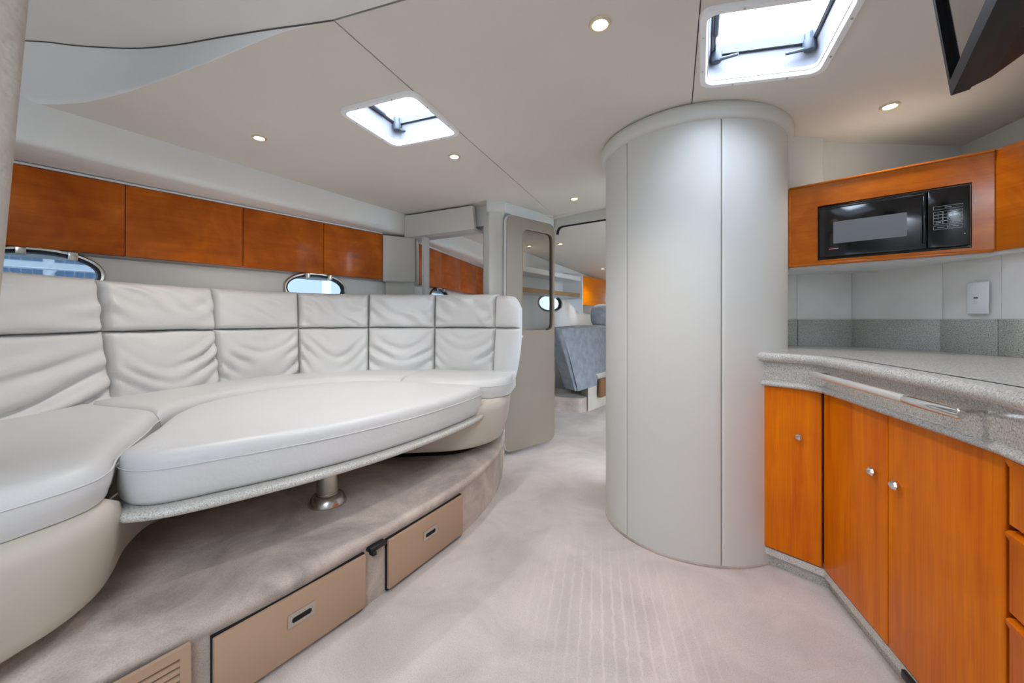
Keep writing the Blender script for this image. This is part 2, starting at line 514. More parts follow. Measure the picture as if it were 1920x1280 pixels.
# ---- ceiling: four vinyl panels with fine dark joints, two hatch openings
HATCH_L = [(-0.760, 1.715), (-0.388, 1.566), (-0.240, 1.934), (-0.612, 2.083)]
HATCH_R = [(0.728, 1.548), (1.118, 1.430), (0.952, 1.045), (0.545, 1.160)]
S2P = Vector((0.75, 1.657)); S2N = Vector((0.9271, -0.3747))
def zr(x, y):
    return CEIL - 0.045 * max(0.0, (Vector((x, y)) - S2P).dot(S2N))
LOWER = [(-3.45, 1.55), (-2.35, 1.62), (-1.989, 1.678), (-1.86, 1.674), (-1.753, 1.657), (-1.531, 1.588), (-1.246, 1.477), (-0.993, 1.373), (-0.77, 1.277), (-0.645, 1.236), (-0.5425, 1.209)]
UPPER = [(-3.45, 1.42, 2.09), (-2.35, 1.47, 2.09), (-1.86, 1.502, 2.085), (-1.76, 1.512, 2.085), (-1.654, 1.525, 2.08), (-1.443, 1.517, 2.065), (-1.221, 1.447, 2.03), (-1.0, 1.36, 1.995), (-0.785, 1.27, 1.955), (-0.648, 1.232, 1.943), (-0.5425, 1.209, 1.94)]
S1A, S1B = (-0.5425, 1.209), (0.373, 3.485)
S2A = (0.439, 0.8886)
g = 0.0022
ce = thing('ceiling', 'taupe padded vinyl cabin ceiling in panels with fine dark joints', 'ceiling', kind='structure')
s1n = Vector((2.276, -0.9155)).normalized()
def sh(p, d, n=s1n): return (p[0] + n.x * d, p[1] + n.y * d)
LP = smooth_path(LOWER, 5)[:-1] + [sh(S1A, -g), sh(S1B, -g), (0.36, 3.72), (-0.2, 3.8), (-1.25, 3.8), (-2.6, 2.6), (-3.45, 1.9)]
hole_l = round_poly(scale_poly(HATCH_L, 0.86), 0.035)
hole_r = round_poly(scale_poly(HATCH_R, 0.86), 0.035)
part('ceiling_panel', MB().plate(LP, [hole_l], 0, 0.02, lambda x, t, y: (x, y, CEIL + t)), M['ceiling'], ce)
an = Vector((0.31, 0.95))
CP = [(S1A[0] + g * 2, S1A[1] + g), (S2A[0] - g, S2A[1] + g), (1.20 - g, 2.77), (1.2, 3.55), (0.46, 3.6), sh(S1B, g)]
part('ceiling_panel', MB().plate(CP, [], 0, 0.02, lambda x, t, y: (x, y, CEIL + t)), M['ceiling'], ce)
RP = [(S2A[0] + g, S2A[1] + g), (2.5, 0.22), (2.5, 2.4), (1.05 + g, 2.4)]
part('ceiling_panel', MB().plate(RP, [hole_r], 0, 0.02, lambda x, t, y: (x, y, zr(x, y) + t)), M['ceiling'], ce)
up = smooth_path(UPPER, 5) + [(S2A[0], S2A[1] - g * 2, CEIL), (1.4, 0.575, zr(1.4, 0.575)), (2.5, 0.215, zr(2.5, 0.215))]
nl = len(smooth_path(UPPER, 5))
up = [(x, y + (.003 if i < nl - 1 else -g * 1.5), z + (.0005 if i < nl - 1 else 0)) for i, (x, y, z) in enumerate(up)]
part('ceiling_panel', MB().loft([up, [(x, .25 if y > .26 else y - .01, z) for x, y, z in up], [(x, .25 if y > .26 else y - .01, z + .02) for x, y, z in up], [(x, y, z + .02) for x, y, z in up]], closed=False), M['aft_ceiling'], ce)
lo = [(x, y, CEIL) for x, y in smooth_path(LOWER, 5)]
up3 = smooth_path(UPPER, 5)
rows = []
for t in (0, .04, .1, .2, .4, .6, .8, 1.0):
    row = []
    for a, b in zip(lo, up3):
        p = Vector(a).lerp(Vector(b), t)
        d = (b[2] - a[2])
        p.z += d * (-0.35) * math.sin(min(1, t / .4) * math.pi) * (0.35 if t < .4 else 0)
        row.append(tuple(p))
    rows.append(row)
part('ceiling_cove', MB().loft(rows, closed=False), M['cove'], ce, 'bright white tapering curved cove', smooth=60)
part('ceiling_joint', MB().sweep([S1A, S1B], [(-.012, CEIL + .021), (.012, CEIL + .021), (.012, CEIL + .03), (-.012, CEIL + .03)])
     .sweep([S2A, (1.2, 2.77)], [(-.012, CEIL + .004), (.012, CEIL + .004), (.012, CEIL + .03), (-.012, CEIL + .03)]), M['seam'], ce)
part('ceiling_joint', MB().loft([[(x, y - .012, z + .022) for x, y, z in up], [(x, y + .02, z + .022) for x, y, z in up], [(x, y + .02, z + .05) for x, y, z in up], [(x, y - .012, z + .05) for x, y, z in up]], closed=False), M['seam'], ce)

part('cove_welt', MB().tube([(x, y - .001, z - .001) for x, y, z in up3[2:]], .0022, 6), M['seam'], ce)
for x0, x1, y1 in ((-3.45, -.6, .27), (.3, 2.6, .27)):  # aft panels leave the unseen sky opening, shaped for the light it gives
    part('ceiling_panel', MB().box(x0, x1, -1.4, y1, 2.1, 2.12), M['aft_ceiling'], ce, smooth=0)
part('ceiling_panel', MB().box(-.6, .3, -.64, .27, 2.1, 2.12), M['aft_ceiling'], ce, smooth=0)
part('ceiling_edge', MB().box(-3.45, 2.6, .23, .252, 1.945, 2.16), M['aft_ceiling'], ce, smooth=0)
solo('wall_aft', MB().box(-3.4, 2.9, -1.42, -1.38, 0, 2.16), M['vinyl'], 'white bulkhead behind the viewer below the open companionway', 'wall', 'structure', smooth=0)
solo('wall_aft_starboard', MB().box(1.78, 1.82, -1.4, .42, 0, 2.1).box(1.82, 2.6, .38, .42, 0, 2.1), M['vinyl'], 'white wall beside the companionway on the galley side', 'wall', 'structure', smooth=0)
solo('wall_aft_port', MB().box(-3.4, -3.36, -1.4, 1.2, 0, 2.2), M['vinyl'], 'white wall beside the companionway on the settee side', 'wall', 'structure', smooth=0)

# ---- skylight hatches
def hatch(name, quad, zf, label, strut, latches):
    z0 = min(zf(*p) for p in quad)
    c = sum((Vector(p) for p in quad), Vector((0, 0))) / 4
    t = thing(name, label, 'skylight', (c.x, c.y, zf(c.x, c.y)), kind='structure')
    zc = zf(c.x, c.y)
    def loop(k, dz, r):
        q = round_poly(scale_poly(quad, k), r, 6)
        return [(x - c.x, y - c.y, zf(x, y) - zc + dz) for x, y in q]
    part('hatch_frame', MB().loft([loop(1.0, 0.002, .05), loop(1.0, -.008, .05), loop(.985, -.014, .05), loop(.90, -.014, .04), loop(.885, -.008, .04), loop(.87, .0, .04), loop(.86, .02, .036)]), M['frame_white'], t, smooth=50)
    part('hatch_liner', MB().loft([loop(.86, .012, .036), loop(.85, .06, .036), loop(.82, .075, .03), loop(.82, .085, .03)]), M['liner'], t, smooth=50)
    part('gasket', MB().loft([loop(.825, .083, .03), loop(.80, .080, .03), loop(.80, .088, .03), loop(.825, .09, .03)]), M['grey_plastic'], t)
    part('hatch_rim', MB().loft([loop(.80, .085, .03), loop(.765, .085, .03), loop(.765, .115, .03), loop(.80, .115, .03)]), M['liner'], t)
    part('gasket', MB().loft([loop(.768, .083, .03), loop(.755, .083, .03), loop(.755, .116, .03), loop(.768, .116, .03)]), M['grey_plastic'], t)
    pn = loop(.78, .118, .03)
    part('pane', MB().loft([pn, [(x, y, z + .008) for x, y, z in pn]], True, True), M['pane'], t, 'clear acrylic hatch pane', smooth=0)
    q = [Vector(p) - c for p in scale_poly(quad, .78)]
    for i, ang in latches:                                   # round twist latches with a lever
        p = q[i] * 0.93
        lz = zf(p.x + c.x, p.y + c.y) - zc
        kb = part('latch', MB().lathe([(0, .05), (.017, .05), (.02, .06), (.02, .085), (.014, .088), (.014, .112), (0, .112)], 12, (p.x, p.y, lz)), M['grey_plastic'], t, smooth=30)
        dv = Vector((math.cos(ang), math.sin(ang)))
        part('lever', MB().tube([(p.x, p.y, lz + .058), (p.x + dv.x * .035, p.y + dv.y * .035, lz + .052), (p.x + dv.x * .075, p.y + dv.y * .075, lz + .046)], [.008, .006, .005]), M['grey_plastic'], kb)
    if strut:
        a, b = q[strut[0]] * 0.95, q[strut[1]] * 0.95
        az = zf(a.x + c.x, a.y + c.y) - zc; bz = zf(b.x + c.x, b.y + c.y) - zc
        A = Vector((a.x, a.y, az + .085)); B = Vector((b.x, b.y, bz + .095))
        st = part('gas_strut', MB().tube([A.lerp(B, .3), A.lerp(B, .33), A.lerp(B, .97), B], [.006, .010, .010, .006], 10), M['grey_plastic'], t)
        part('strut_rod', MB().tube([A, A.lerp(B, .31)], .0035, 8), M['steel'], st)
    # screws round the frame
    sc = MB().lathe([(0, -.0035), (.003, -.003), (.0035, 0)], 8).mesh('screw')
    for i in range(4):
        a, b = Vector(quad[i]), Vector(quad[(i + 1) % 4])
        for tt in (.27, .73):
            p = c + (a.lerp(b, tt) - c) * .945
            part('screw', sc, M['steel'], t, loc=(p.x - c.x, p.y - c.y, zf(p.x, p.y) - zc - .014))
    portal('hatch_daylight', (c.x, c.y, zc + .14), (0, 0, 0), .42, .42)
    return t
hatch('window_1', HATCH_L, lambda x, y: CEIL, 'white framed square skylight over the settee table', (3, 0), [(3, R(20))])
hatch('window_2', HATCH_R, zr, 'larger white framed skylight beside the round column', (0, 3), [(0, R(-45)), (1, R(170))])

# ---- port hull wall with portlights
WP = Vector(C0) + CN * 0.05 - CD * 1.7
wrz = math.atan2(CD.y, CD.x)
PORTS = [(1.7 + 0.07, 1.262), (1.7 + 1.405, 1.262)]
wm = MB().plate([(0, 0), (4.15, 0), (4.15, 1.372), (0, 1.372)], [ellipse(s, z, .205, .096, 36, 2.1) for s, z in PORTS], 0, .025)
wm.box(0, 4.15, .26, .285, 1.372, 2.2).box(0, 4.15, .0, .28, 1.355, 1.368)
solo('wall_port', wm, M['vinyl'], 'white vinyl hull wall with oval portlights behind the settee', 'wall', 'structure', smooth=0, loc=(WP.x, WP.y, 0), rz=wrz)
solo('wall_port_aft', MB().box(-1.2, 0, 0, .03, 0, 2.2), M['vinyl'], 'white vinyl wall beside the companionway at far left', 'wall', 'structure', smooth=0, loc=(WP.x, WP.y, 0), rz=wrz)

def portlight(name, loc, rz, label, a=.234, b=.122, clamps=(-.12, .1), tint='tinted'):
    t = thing(name, label, 'porthole', loc, rz, kind='structure')
    def el(k, y, p=2.1): return [(x, y, z) for x, z in ellipse(0, 0, a - k, b - k, 44, p)]
    part('window_frame', MB().loft([el(0, .0), el(.002, -.014), el(.008, -.02), el(.018, -.018), el(.022, -.008), el(.022, .004)]), M['steel'], t, smooth=50)
    part('gasket', MB().loft([el(.0215, -.01), el(.03, -.008), el(.034, .02), el(.0215, .02)]), M['black_plastic'], t, smooth=50)
    part('pane', MB().loft([el(.03, .012), el(.03, .018)], True, True), M[tint], t, 'blue tinted oval pane', smooth=0)
    for cx in clamps:
        zz = b * (1 - (abs(cx) / a) ** 2.1) ** (1 / 2.1)
        cl = part('clamp', MB().box(cx - .017, cx + .017, -.034, -.016, zz - .042, zz + .004, .003), M['steel'], t)
        part('hinge_pin', MB().tube([(cx - .032, -.026, zz + .001), (cx + .02, -.026, zz + .001)], .004), M['steel'], cl)
    return t
for i, (s, z) in enumerate(PORTS):
    p = WP + CD * s
    portlight('window_%d' % (3 + i), (p.x, p.y, z), wrz, ['oval steel portlight half hidden by the leftmost settee backs', 'oval steel portlight low under the third and fourth lockers'][i], clamps=[(-.05, .115), (-.075, .09)][i])
    q = p + CN * .06
    portal('portlight_daylight', (q.x, q.y, z), (R(90), 0, wrz + math.pi), .38, .17)

# ---- padded soffit above the lockers
VD = Vector((0.5206, 0.8536)); V0 = Vector((-1.989, 1.678))
va, vb = V0 - VD * 1.6, V0 + VD * 2.11
solo('trim_1', MB().sweep([tuple(va), tuple(V0), tuple(vb)], [(-.36, 1.768), (-.36, 2.16), (0, 2.16), (.0, 1.83), (-.002, 1.80), (-.01, 1.782), (-.026, 1.77), (-.05, 1.766)]), M['soffit'], 'white padded soffit running above the cherry lockers', 'soffit', 'structure', smooth=60)
solo('trim_2', MB().box(-.5, 1.935, -.004, .016, 1.7525, 1.764, .002), M['white_plastic'], 'thin pale strip along the tops of the cherry lockers', 'trim', 'structure', loc=(C0[0], C0[1], 0), rz=wrz)

# ---- forward bulkhead with mirror, post and door beam
bd = Vector((0.893, -0.45)).normalized(); B0 = Vector((-1.145, 3.645))
brz = math.atan2(bd.y, bd.x)
solo('wall_forward', MB().box(0, 1.10, 0, .03, 0, 2.0), M['vinyl'], 'white bulkhead wall behind the settee end', 'wall', 'structure', smooth=0, loc=(B0.x, B0.y, 0), rz=brz)
mt = thing('wall_mirror', 'frameless mirror on the bulkhead reflecting the lockers', 'mirror', (B0.x, B0.y, 1.1), brz)
part('mirror_glass', MB().box(.325, 1.03, -.006, 0, 0.0, .68, .001, 1), M['mirror'], mt, smooth=0)
part('backing', MB().box(.325, 1.03, -.001, .0, -.003, .683), M['dark'], mt, smooth=0)
pel = thing('pelmet', 'white vinyl pelmet box above the bulkhead mirror', 'pelmet', (B0.x, B0.y, 1.74), brz)
part('pelmet_face', MB().prism([(.30, 0), (1.005, 0), (.985, .185), (.30, .185)], -.10, -.07, 'y'), M['vinyl'], pel, smooth=0)
part('pelmet_return', MB().box(.30, .98, -.07, 0, .0, .02), M['vinyl'], pel, smooth=0)
pc = MB().box(-.185, -.058, 3.03, 3.34, .2, 1.99, .018, 3)
tp = thing('trim_3', 'white vinyl post with a flat cap beside the cabin door', 'post', (-.12, 3.2, 0), kind='structure')
def rel(mb, o): mb.v = [(x - o[0], y - o[1], z - o[2]) for x, y, z in mb.v]; return mb
part('post_body', rel(MB().box(-.185, -.058, 3.03, 3.34, 0, 1.95, .02, 3), (-.12, 3.2, 0)), M['vinyl'], tp)
part('post_cap', rel(MB().box(-.195, -.046, 3.018, 3.34, 1.855, 1.95, .012, 3), (-.12, 3.2, 0)), M['vinyl'], tp)
BMa, BMb = (-.055, 3.06), (.40, 3.56)
fl, frz, ln = frame(BMa, BMb)
solo('trim_4', MB().box(0, ln, 0, .05, 1.855, 1.95, .008), M['vinyl'], 'white beam under the ceiling along the open cabin door', 'beam', 'structure', loc=fl + (0,), rz=frz)
HDa, HDb = (.385, 3.53), (.86, 3.18)
fl, frz, ln = frame(HDa, HDb)
hd = MB().plate([(0, 1.95), (0, 1.79), (.006, 1.79), (.012, 1.825), (.03, 1.848), (.06, 1.857), (ln, 1.857), (ln, 1.95)], [], 0, .04)
solo('trim_5', hd, M['vinyl'], 'white doorway head with a rounded corner beside the column', 'door frame', 'structure', loc=fl + (0,), rz=frz)
solo('trim_6', MB().plate([(0.006, 1.79), (.012, 1.825), (.03, 1.848), (.06, 1.857), (ln, 1.857), (ln, 1.851), (.062, 1.851), (.034, 1.842), (.018, 1.822), (.012, 1.79)], [], .004, .036), M['dark'], 'black rubber seal along the doorway head', 'seal', 'structure', loc=fl + (0,), rz=frz)
solo('wall_behind_column', MB().prism([(.86, 3.18), (1.45, 2.75), (1.45, 2.72), (.84, 3.15)], 0, 2.0), M['vinyl'], 'white bulkhead hidden behind the round column', 'wall', 'structure', smooth=0)

# ---- round column in vinyl panels
co = thing('wall_column', 'big round column upholstered in white vinyl panels with a padded cornice', 'column', (COLC.x, COLC.y, 0), kind='structure')
part('core', MB().lathe([(COLR - .006, 0), (COLR - .006, 1.96)], 72), M['seam'], co)
def col_panel(a0, a1):
    gp = 0.16
    pr = [(COLR - .008, .002), (COLR - .002, .004), (COLR, .012), (COLR, 1.885), (COLR - .008, 1.885)]
    n = max(8, int((a1 - a0) / 3))
    mb = MB(); loops = []
    for i in range(n + 5):
        if i < 2: a, k = a0 + gp + (0, .35)[i], (0.55, 0.9)[i]
        elif i > n + 2: a, k = a1 - gp - (.35, 0)[i - n - 3], (0.9, 0.55)[i - n - 3]
        else: a, k = a0 + gp + .8 + (a1 - a0 - 2 * gp - 1.6) * (i - 2) / n, 1.0
        an_ = R(a)
        loops.append([((COLR - .008 + (r - COLR + .008) * k) * math.cos(an_), (COLR - .008 + (r - COLR + .008) * k) * math.sin(an_), z) for r, z in pr])
    return mb.loft(loops, closed=False)
def col_angle(k):
    a_ = k * k + 1; b_ = -2 * (k * COLC.x + COLC.y); c_ = COLC.length_squared - COLR ** 2
    y_ = (-b_ - math.sqrt(b_ * b_ - 4 * a_ * c_)) / (2 * a_)
    return math.degrees(math.atan2(y_ - COLC.y, k * y_ - COLC.x)) % 360
cA, cB = col_angle((1175 - 960) / 746.67), col_angle((1353 - 960) / 746.67)
for a0, a1 in ((100, cA), (cA, cB), (cB, 400)):
    part('vinyl_panel', col_panel(a0, a1), M['vinyl'], co, smooth=50)
part('cornice', MB().lathe([(COLR - .01, 1.868), (COLR + .008, 1.868), (COLR + .018, 1.872), (COLR + .024, 1.884), (COLR + .026, 1.90), (COLR + .024, 1.918), (COLR + .018, 1.932), (COLR + .012, 1.938), (COLR - .01, 1.938)], 72), M['vinyl'], co, smooth=60)
part('base_edging', MB().lathe([(COLR - .01, 0), (COLR + .004, 0), (COLR + .004, .006), (COLR - .002, .012), (COLR - .01, .012)], 72), M['carpet_step'], co)

# ---- starboard walls
def rel_(mb, o): mb.v = [(x - o[0], y - o[1], z - o[2]) for x, y, z in mb.v]; return mb
def prism_wall(path, th, z0, z1):
    mb = MB(); return mb.sweep(path, [(0, z0), (-th, z0), (-th, z1), (0, z1)])
ws = thing('wall_starboard', 'pale laminate wall panels behind the galley worktop', 'wall', (1.6, 1.7, 0), kind='structure')
for i in range(len(BACKW) - 1):
    a, b = Vector(BACKW[i]), Vector(BACKW[i + 1])
    d = (b - a).normalized() * .0012
    fl, frz, ln = frame(tuple(a + d), tuple(b - d))
    po = part('wall_panel', MB().box(0, ln, 0, .03, 0, 1.275, .001, 1), M['laminate'], ws, smooth=0)
    po.location = (fl[0] - 1.6, fl[1] - 1.7, 0); po.rotation_euler = (0, 0, frz)
part('wall_backing', rel_(MB().sweep(BACKW, [(-.003, 0), (-.05, 0), (-.05, 1.275), (-.003, 1.275)]), (1.6, 1.7, 0)), M['laminate'], ws, smooth=0)
UPW = [(1.36, 1.975), (2.21, 1.957), (2.15, 1.67), (1.98, 0.85), (1.9, .3)]
solo('wall_starboard_upper', prism_wall(UPW, .03, 1.27, 2.0), M['vinyl'], 'white vinyl wall above the microwave cabinet', 'wall', 'structure', smooth=0)
solo('trim_7', MB().box(1.33, 1.512, 1.925, 2.06, 1.29, 1.96, .012, 3), M['vinyl'], 'white vinyl boxed post between column and microwave cabinet', 'post', 'structure')
solo('trim_8', MB().prism([(1.35, 1.93), (1.795, 1.50), (1.805, 1.40), (1.80, .3), (1.98, .3), (2.2, 1.7), (2.19, 2.2), (1.36, 2.2)], 1.274, 1.2855), M['white_plastic'], 'white underside panel beneath the microwave cabinet', 'soffit', 'structure', smooth=0)

# ---- textured panel edge close to the camera at far left
tx = []
for (x, z) in ((-.872, 2.2), (-.905, 1.72), (-.9305, 1.45), (-.958, 1.16), (-.985, .90)):
    tx.append([(x - .16, .62, z), (x - .045, .735, z), (x - .02, .752, z), (x - .006, .757, z), (x, .75, z), (x + .003, .738, z), (x - .004, .70, z), (x - .03, .55, z), (x - .16, .45, z)])
solo('trim_9', MB().loft(tx, True, True), M['textured'], 'rough cream companionway edge at the left border', 'trim', 'structure', smooth=60)

# ---- carpeted step with drawers and a louvred vent
st = thing('platform', 'carpeted step under the settee with tan drawers in its face', 'platform', (-.6, 1.3, 0), kind='structure')
so = (-.6, 1.3, 0)
sb = MB()
poly = [(p[0], p[1]) for p in STEP]
nrm = normals(poly)
def off(d): return [(p[0] + n[0] * d, p[1] + n[1] * d) for p, n in zip(poly, nrm)]
tail = [(-.10, 3.05), (-.5, 3.35), (-1.12, 3.58), (-2.3, 2.1), (-3.1, .8), (-3.1, .2), (-1.5, .1)]
loops = []
for d, z in ((0, 0), (0, .20), (.004, .212), (.012, .225), (.012, .238), (.004, .248), (-.012, .252)):
    loops.append([(x, y, z) for x, y in off(d)] + [(x, y, z) for x, y in tail])
sb.loft(loops, False, True)
part('step_carpet', rel(sb, so), M['carpet_step'], st, smooth=60)
SP = Path(poly)
def step_frame(k):
    d = SP.where(k); return SP.at(d)[0]
def on_step(k0, k1, name):
    a, b = step_frame(k0), step_frame(k1)
    fl, frz, ln = frame(tuple(a), tuple(b))
    e = link(name, None, st, (fl[0] - so[0], fl[1] - so[1], 0), frz)
    return e, ln
def drawer_on_step(k0, k1):
    a, b = step_frame(k0), step_frame(k1)
    fl, frz, ln = frame(tuple(a), tuple(b))
    def place(o): o.location = (fl[0] - so[0], fl[1] - so[1], 0); o.rotation_euler = (0, 0, frz); return o
    place(part('drawer_gap', MB().box(-.0012, ln + .0012, -.012, .03, .008, .2035), M['dark'], st, smooth=0))
    dr = place(part('drawer', MB().box(0, ln, -.022, .0, .016, .2, .002), M['drawer'], st, 'tan laminate drawer front'))
    cx, cz = ln * .5, .128
    pl = MB().plate(rrect(cx - .042, cx + .042, cz - .02, cz + .02, .003, 2), [rrect(cx - .03, cx + .03, cz - .01, cz + .006, .008, 4)], -.025, -.020)
    h = part('handle', pl, M['steel'], dr, 'small steel recessed pull')
    part('pull_recess', MB().plate(rrect(cx - .03, cx + .03, cz - .01, cz + .006, .008, 4), [], -.0232, -.0215), M['dark'], dr)
K = lambda px: (px - 960) / 746.67
drawer_on_step(K(395), K(679))
drawer_on_step(K(722), K(861))
# vent grille
a, b = Vector((-1.085, .62)), step_frame(K(350))
fl, frz, ln = frame(tuple(a), tuple(b))
vo = part('vent_grille', MB().plate([(0, .004), (ln, .004), (ln, .226), (0, .226)], [[(.02, .025), (ln - .022, .025), (ln - .022, .203), (.02, .203)]], -.03, -.018), M['drawer'], st, 'tan louvred vent frame', smooth=0)
vo.location = (fl[0] - so[0], fl[1] - so[1], 0); vo.rotation_euler = (0, 0, frz)
part('vent_back', MB().box(.02, ln - .022, -.019, -.004, .025, .203), M['dark'], vo, smooth=0)
slat = MB().prism([(-.0285, 0), (-.0275, .0095), (-.0195, .013), (-.0205, .0035)], .02, ln - .022, 'x').mesh('slat', 0)
for k in range(10):
    part('slat', slat, M['drawer'], vo, loc=(0, 0, .028 + k * .0174))
# black catch above the gap between the drawers
a, b = step_frame(K(686)), step_frame(K(716))
fl, frz, ln = frame(tuple(a), tuple(b))
cp = part('catch', MB().box(0, ln, -.028, .0, .196, .212, .003).box(.004, .02, -.036, -.01, .185, .20, .003), M['black_plastic'], st, 'small black plastic catch')
cp.location = (fl[0] - so[0], fl[1] - so[1], 0); cp.rotation_euler = (0, 0, frz)

# ================================================================= CABIN DOOR
DA, DB = (-.048, 2.985), (.358, 3.345)
fl, frz, ln = frame(DA, DB)
dr = thing('door_1', 'tall beige cabin door with a rounded glass cut-out standing ajar', 'door', fl + (0,), frz, kind='structure')
outer = round_poly([(0, .03), (ln, .03), (ln, 1.83), (.012, 1.83)], .07, 6)
cut = round_poly([(.165, .945), (.515, .945), (.515, 1.745), (.18, 1.745)], .06, 6)
part('door_leaf', MB().plate(outer, [cut], 0, .034), M['door'], dr, smooth=20)
part('edge_band', MB().plate(round_poly([(-.003, .03), (ln + .002, .03), (ln + .002, 1.833), (.009, 1.833)], .07, 6), [scale_poly(outer, .999)], .004, .03), M['white_plastic'], dr, smooth=20)
part('glass', MB().plate(scale_poly(cut, 1.01), [], .014, .019), M['smoked'], dr, 'smoked glass panel', smooth=0)
part('glass_bead', MB().tube([(x, -.001, z) for x, z in cut], .003, 6, True), M['drawer'], dr)
kn = part('door_knob', MB().lathe([(0, -.035), (.012, -.034), (.016, -.026), (.012, -.016), (.007, -.01), (.007, 0)], 16, (.14, 0, .905), axis='y'), M['steel'], dr, 'small steel knob')

# ================================================================= SETTEE
se = thing('settee', 'long curved cream leather settee with two rows of wrinkled back cushions', 'sofa', (-1.3, 2.2, .25))
eo = (-1.3, 2.2, .25)
BASE = smooth_path([(-1.10, .45), (-1.07, .78), (-1.055, .92), (-1.075, 1.02), (-1.13, 1.12), (-1.21, 1.24), (-1.265, 1.38), (-1.275, 1.535), (-1.235, 1.677), (-1.13, 1.86), (-.95, 2.03), (-.75, 2.11), (-.55, 2.14), (-.32, 2.18), (-.18, 2.27), (-.085, 2.42), (-.055, 2.60), (-.05, 2.8)], 5)
nb = len(BASE)
bm_ = normals(BASE)
loops = []
for i, (p, n) in enumerate(zip(BASE, bm_)):
    mid = 1.0 if (p[1] > 1.22 and p[0] < -.62) else 0.0
    # the ledge drops a little where the table rests on it
    if p[0] >= -.62: mid = max(0.0, min(1.0, (-.5 - p[0]) / .12)) if p[0] < -.5 else 0.0
    elif p[1] <= 1.22: mid = max(0.0, min(1.0, (p[1] - 1.06) / .16))
    zt = .557 - .092 * mid
    bul = .035 * (1 - mid)
    pr = [(-.20, .318), (-.03, .318), (-.004, .314), (.005, .322), (.010, .345), (.012 + bul * .5, .42), (.012 + bul * .8, zt - .05), (.008 + bul * .7, zt - .014), (-.012 + bul * .5, zt - .002), (-.05, zt), (-.25, zt)]
    loops.append([(p[0] + n[0] * o - eo[0], p[1] + n[1] * o - eo[1], z - eo[2]) for o, z in pr])
part('settee_base', MB().loft(loops, closed=False), M['sofa_base'], se, 'smooth cream vinyl plinth', smooth=60)
kp = min(range(len(BASE)), key=lambda i_: (Vector(BASE[i_]) - Vector((-1.235, 1.677))).length)
part('plinth', rel(MB().sweep(BASE[:kp + 1], [(-.10, .25), (-.10, .33), (-.13, .33), (-.13, .25)]), eo), M['carpet_step'], se)
part('plinth', rel(MB().sweep(BASE[kp:], [(-.13, .25), (-.13, .33), (-.16, .33), (-.16, .25)]), eo), M['dark'], se, 'recessed plinth, black along this run')  # right run of the plinth coloured black, left run carpet

BACK = smooth_path([(-1.72, .55), (-1.82, 1.0), (-1.894, 1.473), (-1.90, 1.88), (-1.746, 2.37), (-1.46, 2.725), (-1.05, 2.90), (-.60, 2.985), (-.33, 2.965), (-.14, 2.91), (-.03, 2.855), (.052, 2.79)], 8)
BP = Path(BACK)
SEATF = smooth_path([(-1.14, .45), (-1.10, .75), (-1.05, .95), (-1.075, 1.05), (-1.165, 1.168), (-1.30, 1.40), (-1.42, 1.60), (-1.47, 1.85), (-1.42, 2.12), (-1.24, 2.40), (-.95, 2.54), (-.68, 2.53), (-.48, 2.44), (-.27, 2.385), (-.11, 2.42), (-.02, 2.53), (.005, 2.68)], 8)
FP = Path(SEATF)
def wob(x, y, s, seed): return noise.noise(Vector((x * s + seed, y * s, seed * 1.7)))
def seat_cushion(f0, f1, b0, b1, seed, end0=True, end1=True):
    nu = max(16, int((f1 - f0) / .02))
    prof = []                                        # (fraction back, inset, z above bottom) round a section
    H_ = SEAT_Z - .558
    sec = [(.004, .0), (.0, .012), (-.010, .035), (-.012, .06), (-.006, H_ - .028), (.004, H_ - .012), (.02, H_ - .002), (.05, H_ + .003)]
    loops = []
    for i in range(nu + 1):
        t = i / nu
        ee = min(1.0, (t * (f1 - f0)) / .03 if end0 else 1.0, ((1 - t) * (f1 - f0)) / .03 if end1 else 1.0)
        rnd = math.sqrt(max(0, 1 - (1 - ee) ** 2))
        pf, nf = FP.at(f0 + (f1 - f0) * t)
        pb, nbk = BP.at(b0 + (b1 - b0) * t)
        d = (pb - pf); Ld = d.length; d = d / max(Ld, 1e-6)
        lp = []
        gath = .0035 * math.sin((f0 + (f1 - f0) * t) * 58 + 3 * wob(pf.x, pf.y, 4, seed)) * (0.5 + wob(pf.x, pf.y, 3, seed + 5))
        for (ins, z) in sec:
            k = 1 if z > H_ * .6 else .3
            q = pf + d * min(ins + gath * k * .7, Ld * .9)
            lp.append((q.x, q.y, .558 + (z if z < .02 else .02 + (z - .02) * (0.82 + .18 * rnd)) + gath * k * .4))
        for j in range(1, 17):
            fr = .05 + (Ld - .05) * j / 16 if Ld > .06 else Ld * (.5 + .5 * j / 16)
            q = pf + d * fr
            fade = max(0, 1 - fr / .22)
            wr = .005 * fade * math.sin(fr * 60 + 9 * wob(q.x, q.y, 5, seed)) * max(0, wob(q.x, q.y, 3.5, seed + 2) + .2)
            zz = SEAT_Z + .004 + wr + .006 * wob(q.x, q.y, 2.5, seed) + gath * fade * .5
            lp.append((q.x, q.y, .558 + (zz - .558) * (0.82 + .18 * rnd)))
        q = pb - nbk * 0 + d * .04
        lp.append((q.x, q.y, .60)); lp.append((q.x, q.y, .558))
        loops.append([(x - eo[0], y - eo[1], z - eo[2]) for x, y, z in lp])
    return MB().loft(loops, True, True, True)
fn_ = FP.where(K(300)) if False else None
def nearest(path, p):
    best = min(range(len(path.p)), key=lambda i: (path.p[i] - Vector(p)).length); return path.l[best]
fA, bA = nearest(FP, (-1.42, 1.60)), nearest(BP, (-1.90, 1.75))
fB, bB = nearest(FP, (-.72, 2.54)), nearest(BP, (-.66, 2.98))
part('seat_cushion', seat_cushion(0, fA - .003, 0, bA - .003, 1.3), M['sofa'], se, smooth=60)
